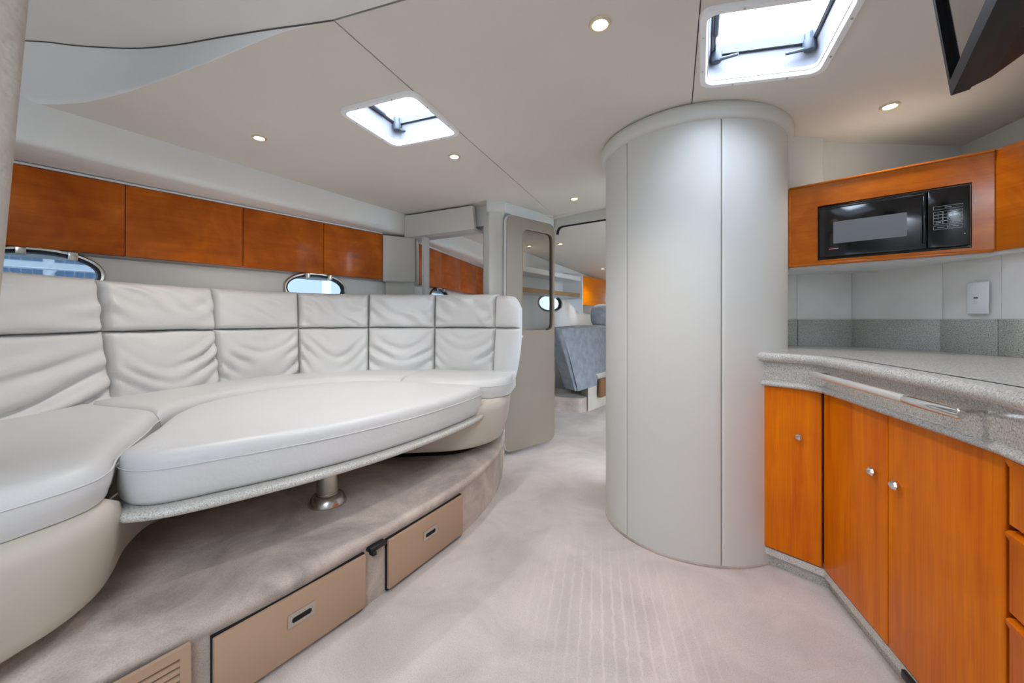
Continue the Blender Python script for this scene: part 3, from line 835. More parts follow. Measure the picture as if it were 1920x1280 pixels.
part('seat_cushion', seat_cushion(fA + .003, fB - .003, bA + .003, bB - .003, 4.1), M['sofa'], se, smooth=60)
part('seat_cushion', seat_cushion(fB + .003, FP.L, bB + .003, BP.L - .04, 7.7, True, False), M['sofa'], se, smooth=60)

for d0_, d1_ in ((0, fA), (fB, FP.L - .02)):
    pp_ = []
    for k in range(60):
        p_, n_ = FP.at(d0_ + .01 + (d1_ - d0_ - .02) * k / 59)
        pp_.append((p_.x + n_.x * .0095 - eo[0], p_.y + n_.y * .0095 - eo[1], SEAT_Z - .036 - eo[2]))
    part('seat_piping', MB().tube(pp_, .0025, 6), M['sofa'], se)
TOPZ, MIDZ = 1.222, .976
def back_cushion(d0, d1, z0, z1, seed, lower, cap=False, amp=1.0):
    nu, nv = 44, 30
    rnd_ = random.Random(int(seed * 100))
    tl, tr = rnd_.uniform(.6, 1.2), rnd_.uniform(.6, 1.2)
    freq = rnd_.uniform(3.2, 4.4); ph = rnd_.uniform(0, 6)
    diag = rnd_.choice((-1, 1))
    T = .052 if lower else .06
    gap = .0015
    L_ = d1 - d0
    def pos(u, v, front=True):
        ue = u * (1 - .32 * (1 - v) ** 2) if (cap and lower) else u
        dd = d0 + gap + (L_ - 2 * gap) * ue
        p, n = BP.at(dd)
        rightish = max(0, min(1, (dd - BP.L * .55) / (BP.L * .35)))
        lean = .16 * (1 - .45 * rightish) * (1 - (u if cap else 0))
        z = z0 + (z1 - z0) * v
        zoff_ = -lean * (z - SEAT_Z)
        a, b = abs(2 * u - 1), abs(2 * v - 1)
        au = 1 - max(0, (a - (1 - .055 / L_))) / (.055 / L_) if a > 1 - .055 / L_ else 1.0
        ez = .05 / (z1 - z0) * (1.5 if (not lower and v > .5) else 1)
        av = 1 - max(0, (b - (1 - ez))) / ez if b > 1 - ez else 1.0
        ed = math.sqrt(max(0, 1 - (1 - au) ** 2)) * math.sqrt(max(0, 1 - (1 - av) ** 2))
        if cap and u > .3:
            kx_ = (u - .3) / .7
            ed = math.sqrt(max(0, 1 - kx_ ** 2.6)) * math.sqrt(max(0, 1 - (1 - av) ** 2))
            t = (-.03 + (T + .03) * (.0 + 1.0 * math.sqrt(max(0, 1 - kx_ ** 2.6))) * (.6 + .4 * math.sqrt(max(0, 1 - (1 - av) ** 2)))) if front else -.032
        else:
            t = T * (.25 + .75 * ed) if front else -.03
        if front:
            puff = .022 * (1 - a ** 2.5) * (1 - b ** 2.5)
            s_ = 2 * u - 1
            if lower and not cap:
                # swagged folds hanging from the upper corners
                lv = v - .52 * abs(s_) ** 1.7 * (tl if s_ < 0 else tr)
                env = max(.12, .6 + 1.5 * wob(u * 2.2, v * 2.6, 1, seed + 9)) * (.25 + .75 * abs(s_) ** 1.2) * max(0, min(1, (1.02 - v) * 2.0)) * max(0, min(1, v * 9))
                wv = math.sin(freq * 6.283 * lv + ph + 1.6 * wob(u * 2, v * 2, 1.2, seed))
                wr = .019 * env * (wv - .4 * abs(wv)) 
                wr += .012 * max(0, .9 - v) * (1 - abs(s_)) * math.sin(lv * 9 + ph)
            elif not cap:
                # stretched diagonal creases
                lv = (u * (1.15 * diag) + v * .75 + .25 * wob(u * 2, v * 2, 1, seed))
                env = max(0, wob(u * 1.7, v * 1.7, 1.3, seed + 3) + .28) * max(0, min(1, (1 - b) * 4))
                wr = .017 * env * math.sin(lv * 17 + ph)
                wr += .008 * max(0, 1 - b * 1.05) * math.sin((v - .5 * s_ * s_) * 14 + ph) * abs(s_)
            else:
                wr = .002 * wob(u * 3, v * 3, 1, seed)
            t += puff + wr * amp * ed
        q = p + n * (t + zoff_)
        if cap and not lower: z -= .10 * (max(0, u - .2) / .8) ** 3 * v
        sag = .005 * wob(u * 3, 0, 1, seed + v * .3)
        return (q.x - eo[0], q.y - eo[1], z + sag - eo[2])
    mb = MB()
    mb.grid(lambda u, v: pos(u, v), nu, nv)
    # back and rim
    rim = [(i / nu, 0) for i in range(nu)] + [(1, j / nv) for j in range(nv)] + [(1 - i / nu, 1) for i in range(nu)] + [(0, 1 - j / nv) for j in range(nv)]
    mb.loft([[pos(u, v) for u, v in rim], [pos(u, v, False) for u, v in rim]])
    return mb
bnd = [0.0] + [BP.where(K(px)) for px in (203, 407, 561, 691, 815, 929)] + [BP.L]
AMPU = [1.2, 1.0, .45, 1.0, 1.1, 1.3, 1]
for i in range(7):
    cap = i == 6
    part('back_cushion', back_cushion(bnd[i], bnd[i + 1], MIDZ, TOPZ - (.012 if cap else 0), 3.1 + i * 2.7, False, cap, AMPU[i]), M['sofa'], se, smooth=60)
    part('back_cushion', back_cushion(bnd[i], bnd[i + 1], SEAT_Z - .03 if not cap else .60, MIDZ - .001, 21.3 + i * 1.9, True, cap, 1.15), M['sofa'], se, smooth=60)
# frame behind the backs
part('back_frame', rel(MB().sweep([p for p in BACK[:-14]], [(-.11, .26), (-.07, .26), (-.02, .60), (-.09, 1.19), (-.11, 1.19)], True), eo), M['sofa_base'], se)

# ================================================================= TABLE + LOOSE CUSHION
TC = [(-1.18, 1.235), (-1.13, 1.142), (-1.02, 1.112), (-.883, 1.205), (-.647, 1.42), (-.454, 1.67), (-.30, 1.94), (-.185, 2.21), (-.19, 2.315), (-.27, 2.355), (-.45, 2.40), (-.66, 2.485), (-.95, 2.495), (-1.21, 2.36), (-1.37, 2.11), (-1.425, 1.85), (-1.375, 1.62), (-1.26, 1.40)]
OUT = smooth_loop(TC, 6)
tb = thing('pedestal_table', 'low speckled tabletop on a single steel pedestal leg', 'table', (-.787, 1.70, .252))
to = (-.787, 1.70, .252)
TT = [(-1.205, 1.19), (-1.15, 1.105), (-1.03, 1.075), (-.875, 1.165), (-.635, 1.395), (-.437, 1.655), (-.275, 1.94), (-.165, 2.21), (-.185, 2.33), (-.28, 2.36), (-.45, 2.40), (-.66, 2.485), (-.95, 2.495), (-1.21, 2.36), (-1.34, 2.11), (-1.38, 1.85), (-1.33, 1.62), (-1.24, 1.38)]
TO = smooth_loop(TT, 6)
lp = []
for d, z in ((.03, .478), (.008, .479), (.0, .484), (-.003, .492), (.0, .499), (.008, .504), (.02, .505)):
    lp.append([(x, y, z) for x, y in inset_loop(TO, d)])
part('tabletop', rel(MB().loft(lp, True, True), to), M['stone_light'], tb, smooth=50)
part('leg', MB().lathe([(0, .03), (.044, .03), (.044, .21), (.06, .215), (.06, .227), (0, .227)], 32), M['steel'], tb, 'brushed steel pedestal tube')
part('floor_flange', MB().lathe([(0, 0), (.076, 0), (.076, .006), (.064, .03), (.057, .038), (.046, .041), (.046, .048), (0, .048)], 32), M['steel'], tb, 'flared steel foot')
cu = thing('table_cushion', 'large flat cream cushion lying on the pedestal table', 'cushion', (-.8, 1.8, .505))
cuo = (-.8, 1.8, .505)
ctr = Vector((-.80, 1.80))
cz0, cz1 = .5055, .655
lps = []
for d, z in ((.03, cz0), (.012, cz0 + .003), (.002, cz0 + .016), (-.001, cz0 + .05), (.0, cz1 - .05), (.002, cz1 - .03), (.008, cz1 - .014), (.02, cz1 - .004), (.04, cz1)):
    L_ = inset_loop(OUT, d)
    lps.append([(x + (.003 * wob(x, y, 9, z * 20) if .52 < z < .65 else 0), y + (.003 * wob(x, y, 9, z * 20 + 4) if .52 < z < .65 else 0), z + (.003 * math.sin(i * 1.9) * wob(x, y, 6, 2) if d > .001 and z > .6 else 0)) for i, (x, y) in enumerate(L_)])
last = lps[-1]
for k in range(1, 14):
    f_ = 1 - k / 14
    lps.append([(ctr.x + (x - ctr.x) * f_, ctr.y + (y - ctr.y) * f_, cz1 + .010 * (1 - f_ ** 2) + .004 * wob(ctr.x + (x - ctr.x) * f_, ctr.y + (y - ctr.y) * f_, 4, 9)) for x, y, z in last])
part('cushion_cover', rel(MB().loft(lps, True, True), cuo), M['sofa'], cu, smooth=60)
part('piping', rel(MB().tube([(x, y, cz1 - .045) for x, y in inset_loop(OUT, -.0015)], .0022, 6, True), cuo), M['sofa'], cu, 'fine sewn seam round the cushion')

# ================================================================= PORT OVERHEAD LOCKERS
sB = [-.175, .371, .917, 1.437, 1.934]
lab = ['leftmost cherry overhead locker, beside the rough cream edge', 'second cherry overhead locker from the left', 'third cherry overhead locker, above the small portlight', 'shortest rightmost cherry overhead locker beside the white box']
for i in range(4):
    p = Vector(C0) + CD * sB[i]; W_ = sB[i + 1] - sB[i]
    t = thing('overhead_locker', lab[i], 'cabinet', (p.x, p.y, 1.372), wrz, 'cherry lockers over the settee')
    part('carcass', MB().box(.002, W_ - .002, .021, .25, .002, .376), M['wood'], t, smooth=0)
    part('locker_door', MB().box(.0015, W_ - .0015, 0, .02, 0, .378, .003), M['wood'], t, 'glossy cherry veneer door')
EB0, EB1 = tuple(Vector(C0) + CD * 1.939), (-.845, 3.475)
fl, frz, ln = frame(EB0, EB1)
t = thing('end_box', 'plain white vinyl box at the end of the cherry lockers', 'box', fl + (1.362,), frz)
part('box_body', MB().box(0, ln, 0, .16, 0, .385, .006), M['vinyl'], t)
part('box_bottom', MB().box(.01, ln - .01, .01, .15, -.004, .004), M['white_plastic'], t)
pa = Vector((-1.06, 3.375))
solo('wall_port_corner', MB().prism([(-1.075, 3.40), (-.85, 3.50), (-.85, 3.56), (-1.12, 3.46)], 0, 1.36), M['vinyl'], 'narrow white wall strip below the white end box', 'wall', 'structure', smooth=0)

# ================================================================= GALLEY
GZ0, GZ1 = .083, .757
wo = (1.3, 1.4, 0)
def knob(parent, x, z):
    k = part('knob', MB().lathe([(0, -.022), (.007, -.0218), (.0125, -.018), (.0145, -.013), (.011, -.007), (.007, -.004), (.006, 0)], 8, (x, 0, z), axis='y'), M['chrome'], parent, 'faceted chrome knob', smooth=20)
    return k
FV = [(1.056, 1.68)] + FACE[1:]
t = thing('galley_cabinet', 'narrow cherry cabinet tucked against the column', 'cabinet', (1.3, 1.75, 0), group='cherry galley cabinets')
part('carcass', rel(MB().prism([(1.105, 1.675), (1.205, 1.553), (1.70, 1.75), (1.70, 2.04), (1.45, 2.08), (1.40, 1.85)], .05, .75), (1.3, 1.75, 0)), M['dark'], t, smooth=0)
fl, frz, ln = frame(FV[0], FV[1])
def door(t, o, p0, p1, x0, x1, z0, z1, name='cabinet_door'):
    fl, frz, ln = frame(p0, p1)
    d = part(name, MB().box(x0, x1, 0, .019, z0, z1, .004, 3), M['wood_low'], t)
    d.location = (fl[0] - o[0], fl[1] - o[1], 0); d.rotation_euler = (0, 0, frz)
    return d
d1 = door(t, (1.3, 1.75), FV[0], FV[1], -.02, ln - .004, GZ0, GZ1)
knob(d1, .133, .569)
t = thing('galley_cabinet', 'double-door cherry cabinet with two chrome knobs', 'cabinet', (1.3, 1.2, 0), group='cherry galley cabinets')
part('carcass', rel(MB().prism([(1.212, 1.53), (1.03, .825), (1.75, 1.0), (1.78, 1.21), (1.80, 1.55), (1.78, 1.70)], .05, .75), (1.3, 1.2, 0)), M['dark'], t, smooth=0)
L2 = (Vector(FACE[2]) - Vector(FACE[1])).length
d2 = door(t, (1.3, 1.2), FACE[1], FACE[2], .004, .3715, GZ0, GZ1); knob(d2, .3195, .569)
d3 = door(t, (1.3, 1.2), FACE[1], FACE[2], .376, L2 - .003, GZ0, GZ1); knob(d3, .423, .569)
t = thing('drawer_cabinet', 'stack of cherry drawers at the right edge', 'drawers', (1.0, .6, 0), group='cherry galley cabinets')
part('carcass', rel(MB().prism([(1.02, .79), (.83, .41), (1.74, .42), (1.74, .95)], .05, .75), (1.0, .6, 0)), M['dark'], t, smooth=0)
L3 = (Vector(FACE[3]) - Vector(FACE[2])).length
for z0, z1 in ((.622, GZ1), (.447, .61), (.268, .435), (GZ0, .256)):
    fl, frz, ln = frame(FACE[2], FACE[3])
    mb = MB().prism([(.0, z0), (.0, z1 - .022), (-.006, z1 - .010), (-.006, z1 - .004), (.0, z1), (.019, z1), (.019, z0)], .010, L3, 'x')
    d = part('drawer', mb, M['wood_low'], t)
    d.location = (fl[0] - 1.0, fl[1] - .6, 0); d.rotation_euler = (0, 0, frz)
kb = thing('baseboard_galley', 'grey kick board along the foot of the galley cabinets', 'baseboard', (1.1, 1.3, 0), kind='structure')
part('kick_board', rel(MB().sweep(FACE, [(-.028, 0), (-.028, .088), (-.05, .088), (-.05, 0)]), (1.1, 1.3, 0)), M['stone'], kb, smooth=0)
part('kick_ledge', rel(MB().sweep(FACE, [(-.004, .05), (-.004, .078), (-.03, .078), (-.03, .05)]), (1.1, 1.3, 0)), M['stone_light'], kb, smooth=30)
fl, frz, ln = frame(FACE[1], FACE[2])
ct = part('catch', MB().box(.438, .485, -.006, .01, .048, .072, .004).box(.475, .492, -.008, .006, .042, .056, .002), M['black_plastic'], kb, 'small black plastic catch')
ct.location = (fl[0] - 1.1, fl[1] - 1.3, 0); ct.rotation_euler = (0, 0, frz)

# worktop, fascia and splashback
wt = thing('worktop', 'grey speckled galley worktop with a bullnose front edge', 'worktop', wo)
FC = [FACE[0], (1.06, 1.675), (1.13, 1.59), (1.166, 1.515), (1.157, 1.42), (1.08, 1.112), (1.012, .845), (.985, .772), (.94, .68), FACE[3]]
FCs = smooth_path(FC, 5)
front = [(p[0] + n[0] * .012, p[1] + n[1] * .012) for p, n in zip(FCs, normals(FCs))]
inner = [(p[0] - n[0] * .02, p[1] - n[1] * .02) for p, n in zip(FCs, normals(FCs))]
back = [(x, y) for x, y in BACKW]
part('worktop_slab', rel(MB().prism(inner + list(reversed(back)), .86, .895), wo), M['stone'], wt, smooth=0)
nose = [(-.03, .858), (.016, .858), (.028, .862), (.034, .870), (.036, .878), (.033, .887), (.026, .893), (.012, .895), (-.03, .895)]
part('bullnose', rel(MB().sweep(FCs, nose), wo), M['stone'], wt, smooth=60)
part('fascia', rel(MB().sweep(FCs, [(-.02, .758), (.004, .758), (.004, .86), (-.02, .86)]), wo), M['stone'], wt, smooth=60)
part('fascia_bead', rel(MB().sweep(FCs, [(-.02, .757), (.012, .757), (.019, .761), (.020, .768), (.015, .775), (.004, .780), (-.02, .78)]), wo), M['stone'], wt, smooth=60)
for i in range(len(BACKW) - 1):
    a, b = Vector(BACKW[i]), Vector(BACKW[i + 1])
    d = (b - a).normalized()
    fl, frz, ln = frame(tuple(a), tuple(b))
    sp = part('splashback', MB().box(.001, ln - .001, -.012, .0, .895, 1.034, .0015), M['stone_dark'], wt)
    sp.location = (fl[0] - wo[0], fl[1] - wo[1], 0); sp.rotation_euler = (0, 0, frz)
# grab rail on the fascia
gr = thing('grab_rail', 'long flat chrome grab rail on the worktop fascia', 'rail', (FACE[1][0], FACE[1][1], .83), math.atan2(FACE[2][1] - FACE[1][1], FACE[2][0] - FACE[1][0]))
def bar(x0, x1, y, hw, hh, taper0=0.0, n=10):
    mb = MB(); lp = []
    for x, k in ((x0, .35), (x0 + .012 + taper0 * .3, .8), (x0 + .03 + taper0, 1), (x1 - .006, 1), (x1, .8)):
        lp.append([(x, y + hw * k * math.cos(2 * math.pi * i / n), hh * k * math.sin(2 * math.pi * i / n)) for i in range(n)])
    return mb.loft(lp, True, True)
part('rail_bar', bar(.035, .62, -.056, .009, .0105), M['rail'], gr, smooth=50)
part('end_sleeve', bar(.51, .715, -.0565, .010, .0118, .03), M['chrome'], gr, 'polished chrome end sleeve', smooth=50)
for x in (.07, .69):
    part('standoff', MB().tube([(x, -.055, 0), (x, -.0, 0)], .007, 10), M['chrome'], gr)

# ================================================================= MICROWAVE CABINET, MICROWAVE, SIDE LOCKER
P0, P1 = (1.329, 1.908), (1.781, 1.470)
fl, frz, ln = frame(P0, P1)
t = thing('microwave_cabinet', 'glossy cherry wall cabinet framing the microwave', 'cabinet', fl + (1.285,), frz)
part('face_frame', MB().plate([(0, 0), (ln, 0), (ln, .372), (0, .372)], [[(.108, .02), (.575, .02), (.575, .268), (.108, .268)]], 0, .022), M['wood_mw'], t, smooth=0)
part('top_edge', MB().box(-.002, ln + .001, -.006, .022, .366, .376, .003), M['wood_mw'], t)
part('bottom_edge', MB().box(-.002, ln + .001, -.005, .022, -.003, .008, .003), M['wood_mw'], t)
part('side_edge', MB().box(-.004, .006, -.004, .022, 0, .37, .002), M['wood_mw'], t)
part('carcass_top', MB().box(.03, ln - .06, .022, .22, .35, .376), M['soffit'], t, smooth=0)  # unseen top, coloured white to cut orange bounce on the ceiling
mw = thing('microwave', 'black built-in microwave oven with a grey window and keypad', 'microwave', fl + (1.305,), frz)
part('body', MB().box(.112, .571, .012, .2, .004, .244), M['black_plastic'], mw, smooth=0)
md = part('door', MB().box(.116, .455, -.008, .012, .01, .238, .004), M['black_gloss'], mw, 'gloss black oven door')
part('window', MB().plate(rrect(.165, .40, .068, .165, .004, 2), [], -.0092, -.0075), M['mw_window'], md, 'grey reflective mesh window', smooth=0)
part('door_handle', MB().box(.444, .452, -.016, -.006, .03, .222, .003), M['black_gloss'], md)
part('top_rail', MB().box(.116, .45, -.0105, -.006, .226, .234, .002), M['black_gloss'], md)
cpn = part('control_panel', MB().box(.458, .569, -.008, .012, .01, .238, .004), M['black_gloss'], mw, 'black touch control panel')
# maker's mark, too small to read: a pink and a grey stroke of print
mk = MB(); xs = .150
for k in range(4): mk.box(xs + k * .0042, xs + k * .0042 + .0032, -.0092, -.0078, .043, .0475)
part('brand_mark', mk, M['pink'], md, smooth=0)
mk = MB()
for k in range(4): mk.box(xs + .0172 + k * .0040, xs + .0172 + k * .0040 + .0030, -.0092, -.0078, .0432, .0472)
part('brand_mark', mk, M['print'], md, smooth=0)
def text_mesh(s, size):
    c = bpy.data.curves.new('print', 'FONT'); c.body = s; c.size = size; c.align_x = 'CENTER'; c.align_y = 'CENTER'
    o = bpy.data.objects.new('print', c); COL.objects.link(o)
    bpy.context.view_layer.update()
    me = bpy.data.meshes.new_from_object(o.evaluated_get(bpy.context.evaluated_depsgraph_get()))
    bpy.data.objects.remove(o, do_unlink=True)
    for v in me.vertices: v.co = Vector((v.co.x, 0, v.co.y))
    return me
def keybox(x0, x1, z0, z1, txt=None, lw=.0008):
    o = part('key', MB().plate(rrect(x0, x1, z0, z1, .0015, 2), [rrect(x0 + lw, x1 - lw, z0 + lw, z1 - lw, .001, 2)], -.0089, -.0079), M['print'], cpn, smooth=0)
    if txt:
        me = text_mesh(txt, .0062); me.materials.append(M['print'])
        link('key_print', me, o, ((x0 + x1) / 2, -.0089, (z0 + z1) / 2))
kx = [.474, .5, .526, .552]
kz = [.150, .1375, .125, .1125, .100]
nums = [['1', '2', '3'], ['4', '5', '6'], ['7', '8', '9'], [None, '0', None]]
for r_ in range(4):
    for c_ in range(3):
        keybox(kx[c_], kx[c_ + 1] - .0006, kz[r_ + 1] + .0006, kz[r_], nums[r_][c_])
keybox(.474, .552, .158, .171)
keybox(.474, .512, .080, .095); keybox(.515, .552, .080, .095)
for (x0, x1, z) in ((.504, .522, .1635), (.484, .503, .087), (.526, .541, .087), (.480, .494, .106), (.532, .547, .106)):
    part('key_stroke', MB().box(x0, x1, -.0089, -.0079, z, z + .0022), M['print'], cpn, smooth=0)
part('indicator', MB().lathe([(0, -.009), (.0018, -.0088), (.002, -.008)], 8, (.556, 0, .055), axis='y'), M['white_plastic'], cpn)

Q0, Q1 = (1.784, 1.467), (1.775, .55)
fl, frz, ln = frame(Q0, Q1)
t = thing('side_locker', 'cherry wall locker right of the microwave cabinet, cut by the picture edge', 'cabinet', fl + (1.288,), frz)
part('carcass', MB().box(.0, ln, .02, .2, .0, .365), M['wood_mw'], t, smooth=0)
part('locker_door', MB().box(-.012, .40, 0, .019, -.003, .372, .004), M['wood_mw'], t)
part('locker_door', MB().box(.404, ln, 0, .019, -.003, .372, .004), M['wood_mw'], t)

# wall switch plate
a, b = Vector(BACKW[3]), Vector(BACKW[4])
ot = thing('wall_socket', 'white rectangular wall socket plate on the pale laminate', 'socket', (1.838, 1.569, 1.117), math.atan2((b - a).y, (b - a).x))
part('plate', MB().box(-.039, .039, -.006, .0, -.063, .063, .004, 3), M['white_plastic'], ot)
part('insert', MB().box(-.011, .011, -.0085, -.004, -.02, .02, .002), M['white_plastic'], ot)
part('slot', MB().box(-.009, .006, -.0092, -.007, -.001, .003), M['dark'], ot, smooth=0)

# ================================================================= TELEVISION
TVB = (.99, .88); tvd = Vector((-.64, -.768))
tv = thing('television', 'black flat television hung from the ceiling corner, seen edge on', 'television', (TVB[0], TVB[1], 1.53), math.atan2(tvd.y, tvd.x))
tv.rotation_mode = 'XYZ'
tv.rotation_euler = (R(7), 0, math.atan2(tvd.y, tvd.x))
part('bezel', MB().plate(rrect(0, .62, 0, .355, .008, 3), [rrect(.02, .60, .03, .335, .002, 2)], -.014, .014), M['tv_black'], tv, smooth=20)
part('screen', MB().box(.018, .602, -.004, .004, .028, .337), M['screen'], tv, smooth=0)
bk = [[(.005, .014, .004), (.615, .014, .004), (.615, .014, .351), (.005, .014, .351)], [(.010, .045, .010), (.610, .045, .010), (.610, .045, .345), (.010, .045, .345)], [(.05, .10, .03), (.57, .10, .03), (.57, .10, .33), (.05, .10, .33)], [(.09, .125, .06), (.53, .125, .06), (.53, .125, .31), (.09, .125, .31)]]
part('back_shell', MB().loft(bk, True, True), M['tv_black'], tv, smooth=0)
part('bracket', MB().box(.26, .36, .12, .14, .18, .31, .003).tube([(.31, .14, .24), (.31, .15, .42)], .018), M['black_plastic'], tv)

# ================================================================= CEILING SPOTLIGHTS
def spot(x, y, z, label, r=.034, power=17.0, tilt=None):
    t = thing('ceiling_spotlight', label, 'spotlight', (x, y, z), group='recessed ceiling spotlights')
    M['ring'] = M.get('ring') or mat('warm_satin_ring', srgb(232, 218, 190), 0.35, metal=0.3)
    part('trim_ring', MB().lathe([(r, .0), (r, -.003), (r * .93, -.007), (r * .72, -.006), (r * .66, -.001), (r * .66, .006)], 28), M['ring'], t, smooth=50)
    part('lens', MB().lathe([(0, -.002), (r * .4, -.0025), (r * .67, .001)], 20), M['lens'], t, 'glowing warm lens')
    d = bpy.data.lights.new('spot_lamp', 'SPOT'); d.energy = power; d.color = (1.0, .92, .83); d.spot_size = R(120); d.spot_blend = .8; d.shadow_soft_size = .025
    o = link('spot_lamp', d, t, (0, 0, -.012))
    return t
spot(-1.26, 1.985, CEIL, 'lit round spotlight above the left settee backs', power=20)
spot(-.32, 2.21, CEIL, 'lit round spotlight just forward of the square skylight', power=12)
spot(.27, 1.222, CEIL, 'lit round spotlight at the top centre of the picture')
spot(.466, 2.98, CEIL, 'lit round spotlight before the cabin doorway', power=2)
spot(1.545, 1.628, zr(1.545, 1.628), 'lit round spotlight above the microwave cabinet', power=7)

# ================================================================= FORWARD CABIN
def zf(y): return 1.925 - .1 * (y - 3.5)
solo('ceiling_forward', MB().plate([(-1.2, 3.75), (-.15, 3.38), (.2, 3.38), (.36, 3.48), (.86, 3.12), (1.6, 2.5), (2.6, 2.5), (2.6, 7.8), (-1.2, 7.8)], [], 0, .02, lambda x, t_, y: (x, y, zf(y) + t_)), M['ceiling'], 'sloping taupe ceiling of the forward cabin', 'ceiling', 'structure', smooth=0)
H0 = Vector((-.75, 3.4)); HD = Vector((.6, .8)); hrz = math.atan2(.8, .6)
solo('wall_forward_cabin', MB().plate([(0, 0), (5.4, 0), (5.4, 2.0), (0, 2.0)], [ellipse(2.05, 1.245, .262, .093, 36)], 0, .03), M['white_plastic'], 'bright white hull wall of the forward cabin', 'wall', 'structure', smooth=0, loc=(H0.x, H0.y, 0), rz=hrz)
p = H0 + HD * 2.05
portlight('window_5', (p.x, p.y, 1.245), hrz, 'oval portlight in the forward cabin seen through the door glass', .29, .12, (.12,), 'pale_tint')
solo('wall_forward_starboard', MB().box(0, 5, 0, .03, 0, 2), M['vinyl'], 'white starboard wall of the forward cabin hidden behind the column', 'wall', 'structure', smooth=0, loc=(2.5, 2.3, 0), rz=R(92))
t = thing('open_shelf', 'white open shelf with a wooden fiddle rail in the forward cabin', 'shelf', (H0.x, H0.y, 0), hrz)
part('shelf_top', MB().box(.5, 2.38, -.26, 0, 1.535, 1.59, .006), M['white_plastic'], t)
part('shelf_board', MB().box(.5, 2.38, -.25, 0, 1.325, 1.34), M['vinyl'], t, smooth=0)
part('fiddle_rail', MB().box(.5, 2.36, -.265, -.245, 1.325, 1.372, .004), M['shelfwood'], t, 'tan wooden fiddle rail')
part('end_panel', MB().prism([(0, 1.66), (-.28, 1.62), (-.28, 1.09), (0, 1.34)], 2.38, 2.41, 'x'), M['vinyl'], t, smooth=0)
t = thing('forward_locker', 'wood locker coloured orange as if sunlit in the forward cabin', 'cabinet', (H0.x, H0.y, 0), hrz)
part('carcass', MB().box(2.74, 4.3, -.06, 0, 1.25, 1.66), M['vinyl'], t, smooth=0)
part('locker_door', MB().box(2.745, 3.6, -.08, -.06, 1.245, 1.655, .003), M['orange'], t)
part('locker_door', MB().box(3.605, 4.3, -.08, -.06, 1.245, 1.655, .003), M['orange'], t)
# berth with a hanging quilt
be = thing('berth', 'raised berth covered with a blue-grey quilt, seen past the door', 'bed', (1.0, 5.0, 0)); bo = (1.0, 5.0, 0)
QT = smooth_loop([(.50, 4.2), (.62, 4.30), (1.15, 4.98), (1.75, 5.9), (1.55, 6.15), (1.15, 5.65), (.75, 5.1), (.40, 4.55), (.42, 4.27)], 5)
QB = smooth_loop([(.70, 4.27), (.78, 4.36), (1.20, 4.98), (1.72, 5.85), (1.56, 6.10), (1.18, 5.62), (.84, 5.1), (.60, 4.62), (.64, 4.36)], 5)
lq = []
for k in range(9):
    f_ = k / 8
    lq.append([(a[0] + (b[0] - a[0]) * f_ + .012 * math.sin(i * .9 + 2 * f_) * f_, a[1] + (b[1] - a[1]) * f_ + .012 * math.cos(i * 1.1) * f_, .935 + (.27 - .935) * f_) for i, (a, b) in enumerate(zip(QT, QB))])
lq.reverse()
ctr2 = Vector((1.0, 5.05))
for k in range(1, 7):
    f_ = 1 - k / 7
    lq.append([(ctr2.x + (x - ctr2.x) * f_, ctr2.y + (y - ctr2.y) * f_, .935 + .03 * (1 - f_ ** 3) + .006 * wob(x * f_, y * f_, 6, 3)) for x, y in QT])
part('quilt', rel(MB().loft(lq, False, True), bo), M['quilt'], be, smooth=60)
part('berth_base', rel(MB().prism([(.86, 4.5), (1.25, 5.0), (1.7, 5.8), (1.5, 6.0), (.95, 5.2), (.82, 4.7)], .0, .4), bo), M['sofa_base'], be, smooth=30)
part('berth_step', rel(MB().prism(round_poly([(.30, 4.62), (.78, 4.40), (1.0, 4.8), (.5, 5.1)], .08), 0, .16), bo), M['carpet_step'], be, smooth=30)
part('base_panel', rel(MB().prism([(1.03, 4.62), (1.2, 4.86), (1.18, 4.88), (1.01, 4.64)], .13, .34), bo), M['brown'], be, smooth=0)
pl = MB()
pcx = Vector((1.22, 5.3, 1.08))
rows = []
for i in range(13):
    ph = -math.pi / 2 + math.pi * i / 12
    rows.append([(pcx.x + .25 * math.copysign(abs(math.cos(ph) * math.cos(th)) ** .7, math.cos(th)) * .7, pcx.y + .16 * math.cos(ph) ** .7 * math.sin(th) * .6, pcx.z + .16 * math.copysign(abs(math.sin(ph)) ** .7, math.sin(ph))) for th in [2 * math.pi * k / 20 for k in range(20)]])
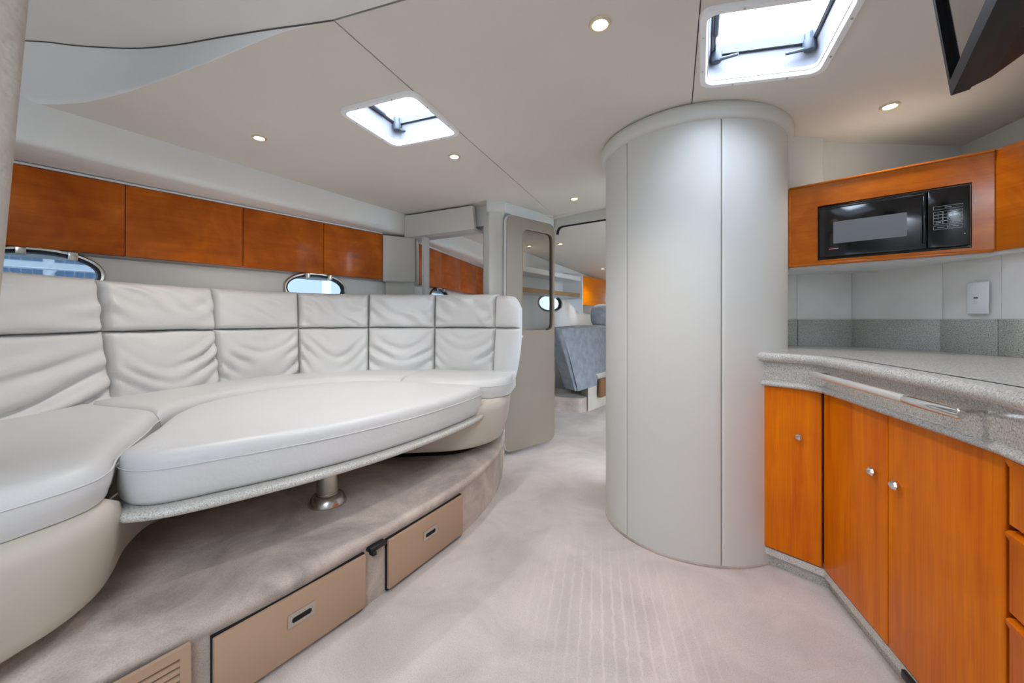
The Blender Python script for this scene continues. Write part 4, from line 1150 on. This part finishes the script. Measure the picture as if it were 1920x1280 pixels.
o = solo('pillow', rel(pl.loft(rows, True, True), (1.22, 5.3, .95)), M['quilt'], 'pale blue-grey pillow propped at the back of the berth', 'pillow', smooth=60)
o.location = (1.22, 5.3, .955)
spot(.515, 4.27, zf(4.27), 'lit round spotlight nearest in the forward cabin ceiling', power=1.5)
spot(1.235, 5.43, zf(5.43), 'lit round spotlight deep in the forward cabin', power=12)
spot(.19, 4.35, zf(4.35), 'lit round spotlight seen through the cabin door glass', power=2)

# ================================================================= OUTSIDE
ob = Vector((-60.0, 50.0)); od = Vector((.621, .784)); orz = math.atan2(od.y, od.x)
t = thing('marina_building', 'pale waterside building with window rows seen through the left portlight', 'building', (ob.x, ob.y, -1.2), orz)
part('facade', MB().box(-30, 12, 0, 8, 0, 16), M['facade'], t, smooth=0)
wme = MB().box(-.40, .40, -.06, .0, -.42, .42).mesh('window', 0)
for r_ in range(5):
    for c_ in range(34):
        if c_ % 6 == 5: continue
        part('window', wme, M['facade_glass'], t, loc=(-19.5 + c_ * .9, -.02, 4.4 + r_ * 1.9))
t = thing('moored_boat', 'white moored boat with thin guard rails outside the left portlight', 'boat', (-9.0, 7.4, .0), orz)
part('hull', MB().loft([[(-4, -.4, -1), (-4, .8, -1), (-4, .8, 1.55), (-4, -.4, 1.5)], [(0, -.4, -1), (0, .8, -1), (0, .8, 1.45), (0, -.4, 1.42)], [(2.4, .1, -1), (2.4, .3, -1), (2.4, .3, 1.2), (2.4, .1, 1.2)]], True, True), M['white_gel'], t, smooth=0)
for x in (-3, -2, -1, 0, 1):
    part('stanchion', MB().tube([(x, -.3, 1.4), (x + .35, -.3, 2.0)], .018), M['white_plastic'], t)
part('guard_rail', MB().tube([(-4, -.3, 2.02), (0, -.3, 1.98), (1.35, -.3, 1.98), (2.3, .2, 1.3)], .02), M['white_plastic'], t)
solo('water', MB().box(-60, 60, -60, 80, -1.25, -1.2), mat('grey_green_water', srgb(96, 112, 118), 0.15), 'grey harbour water around the boat', 'water', 'structure', smooth=0)
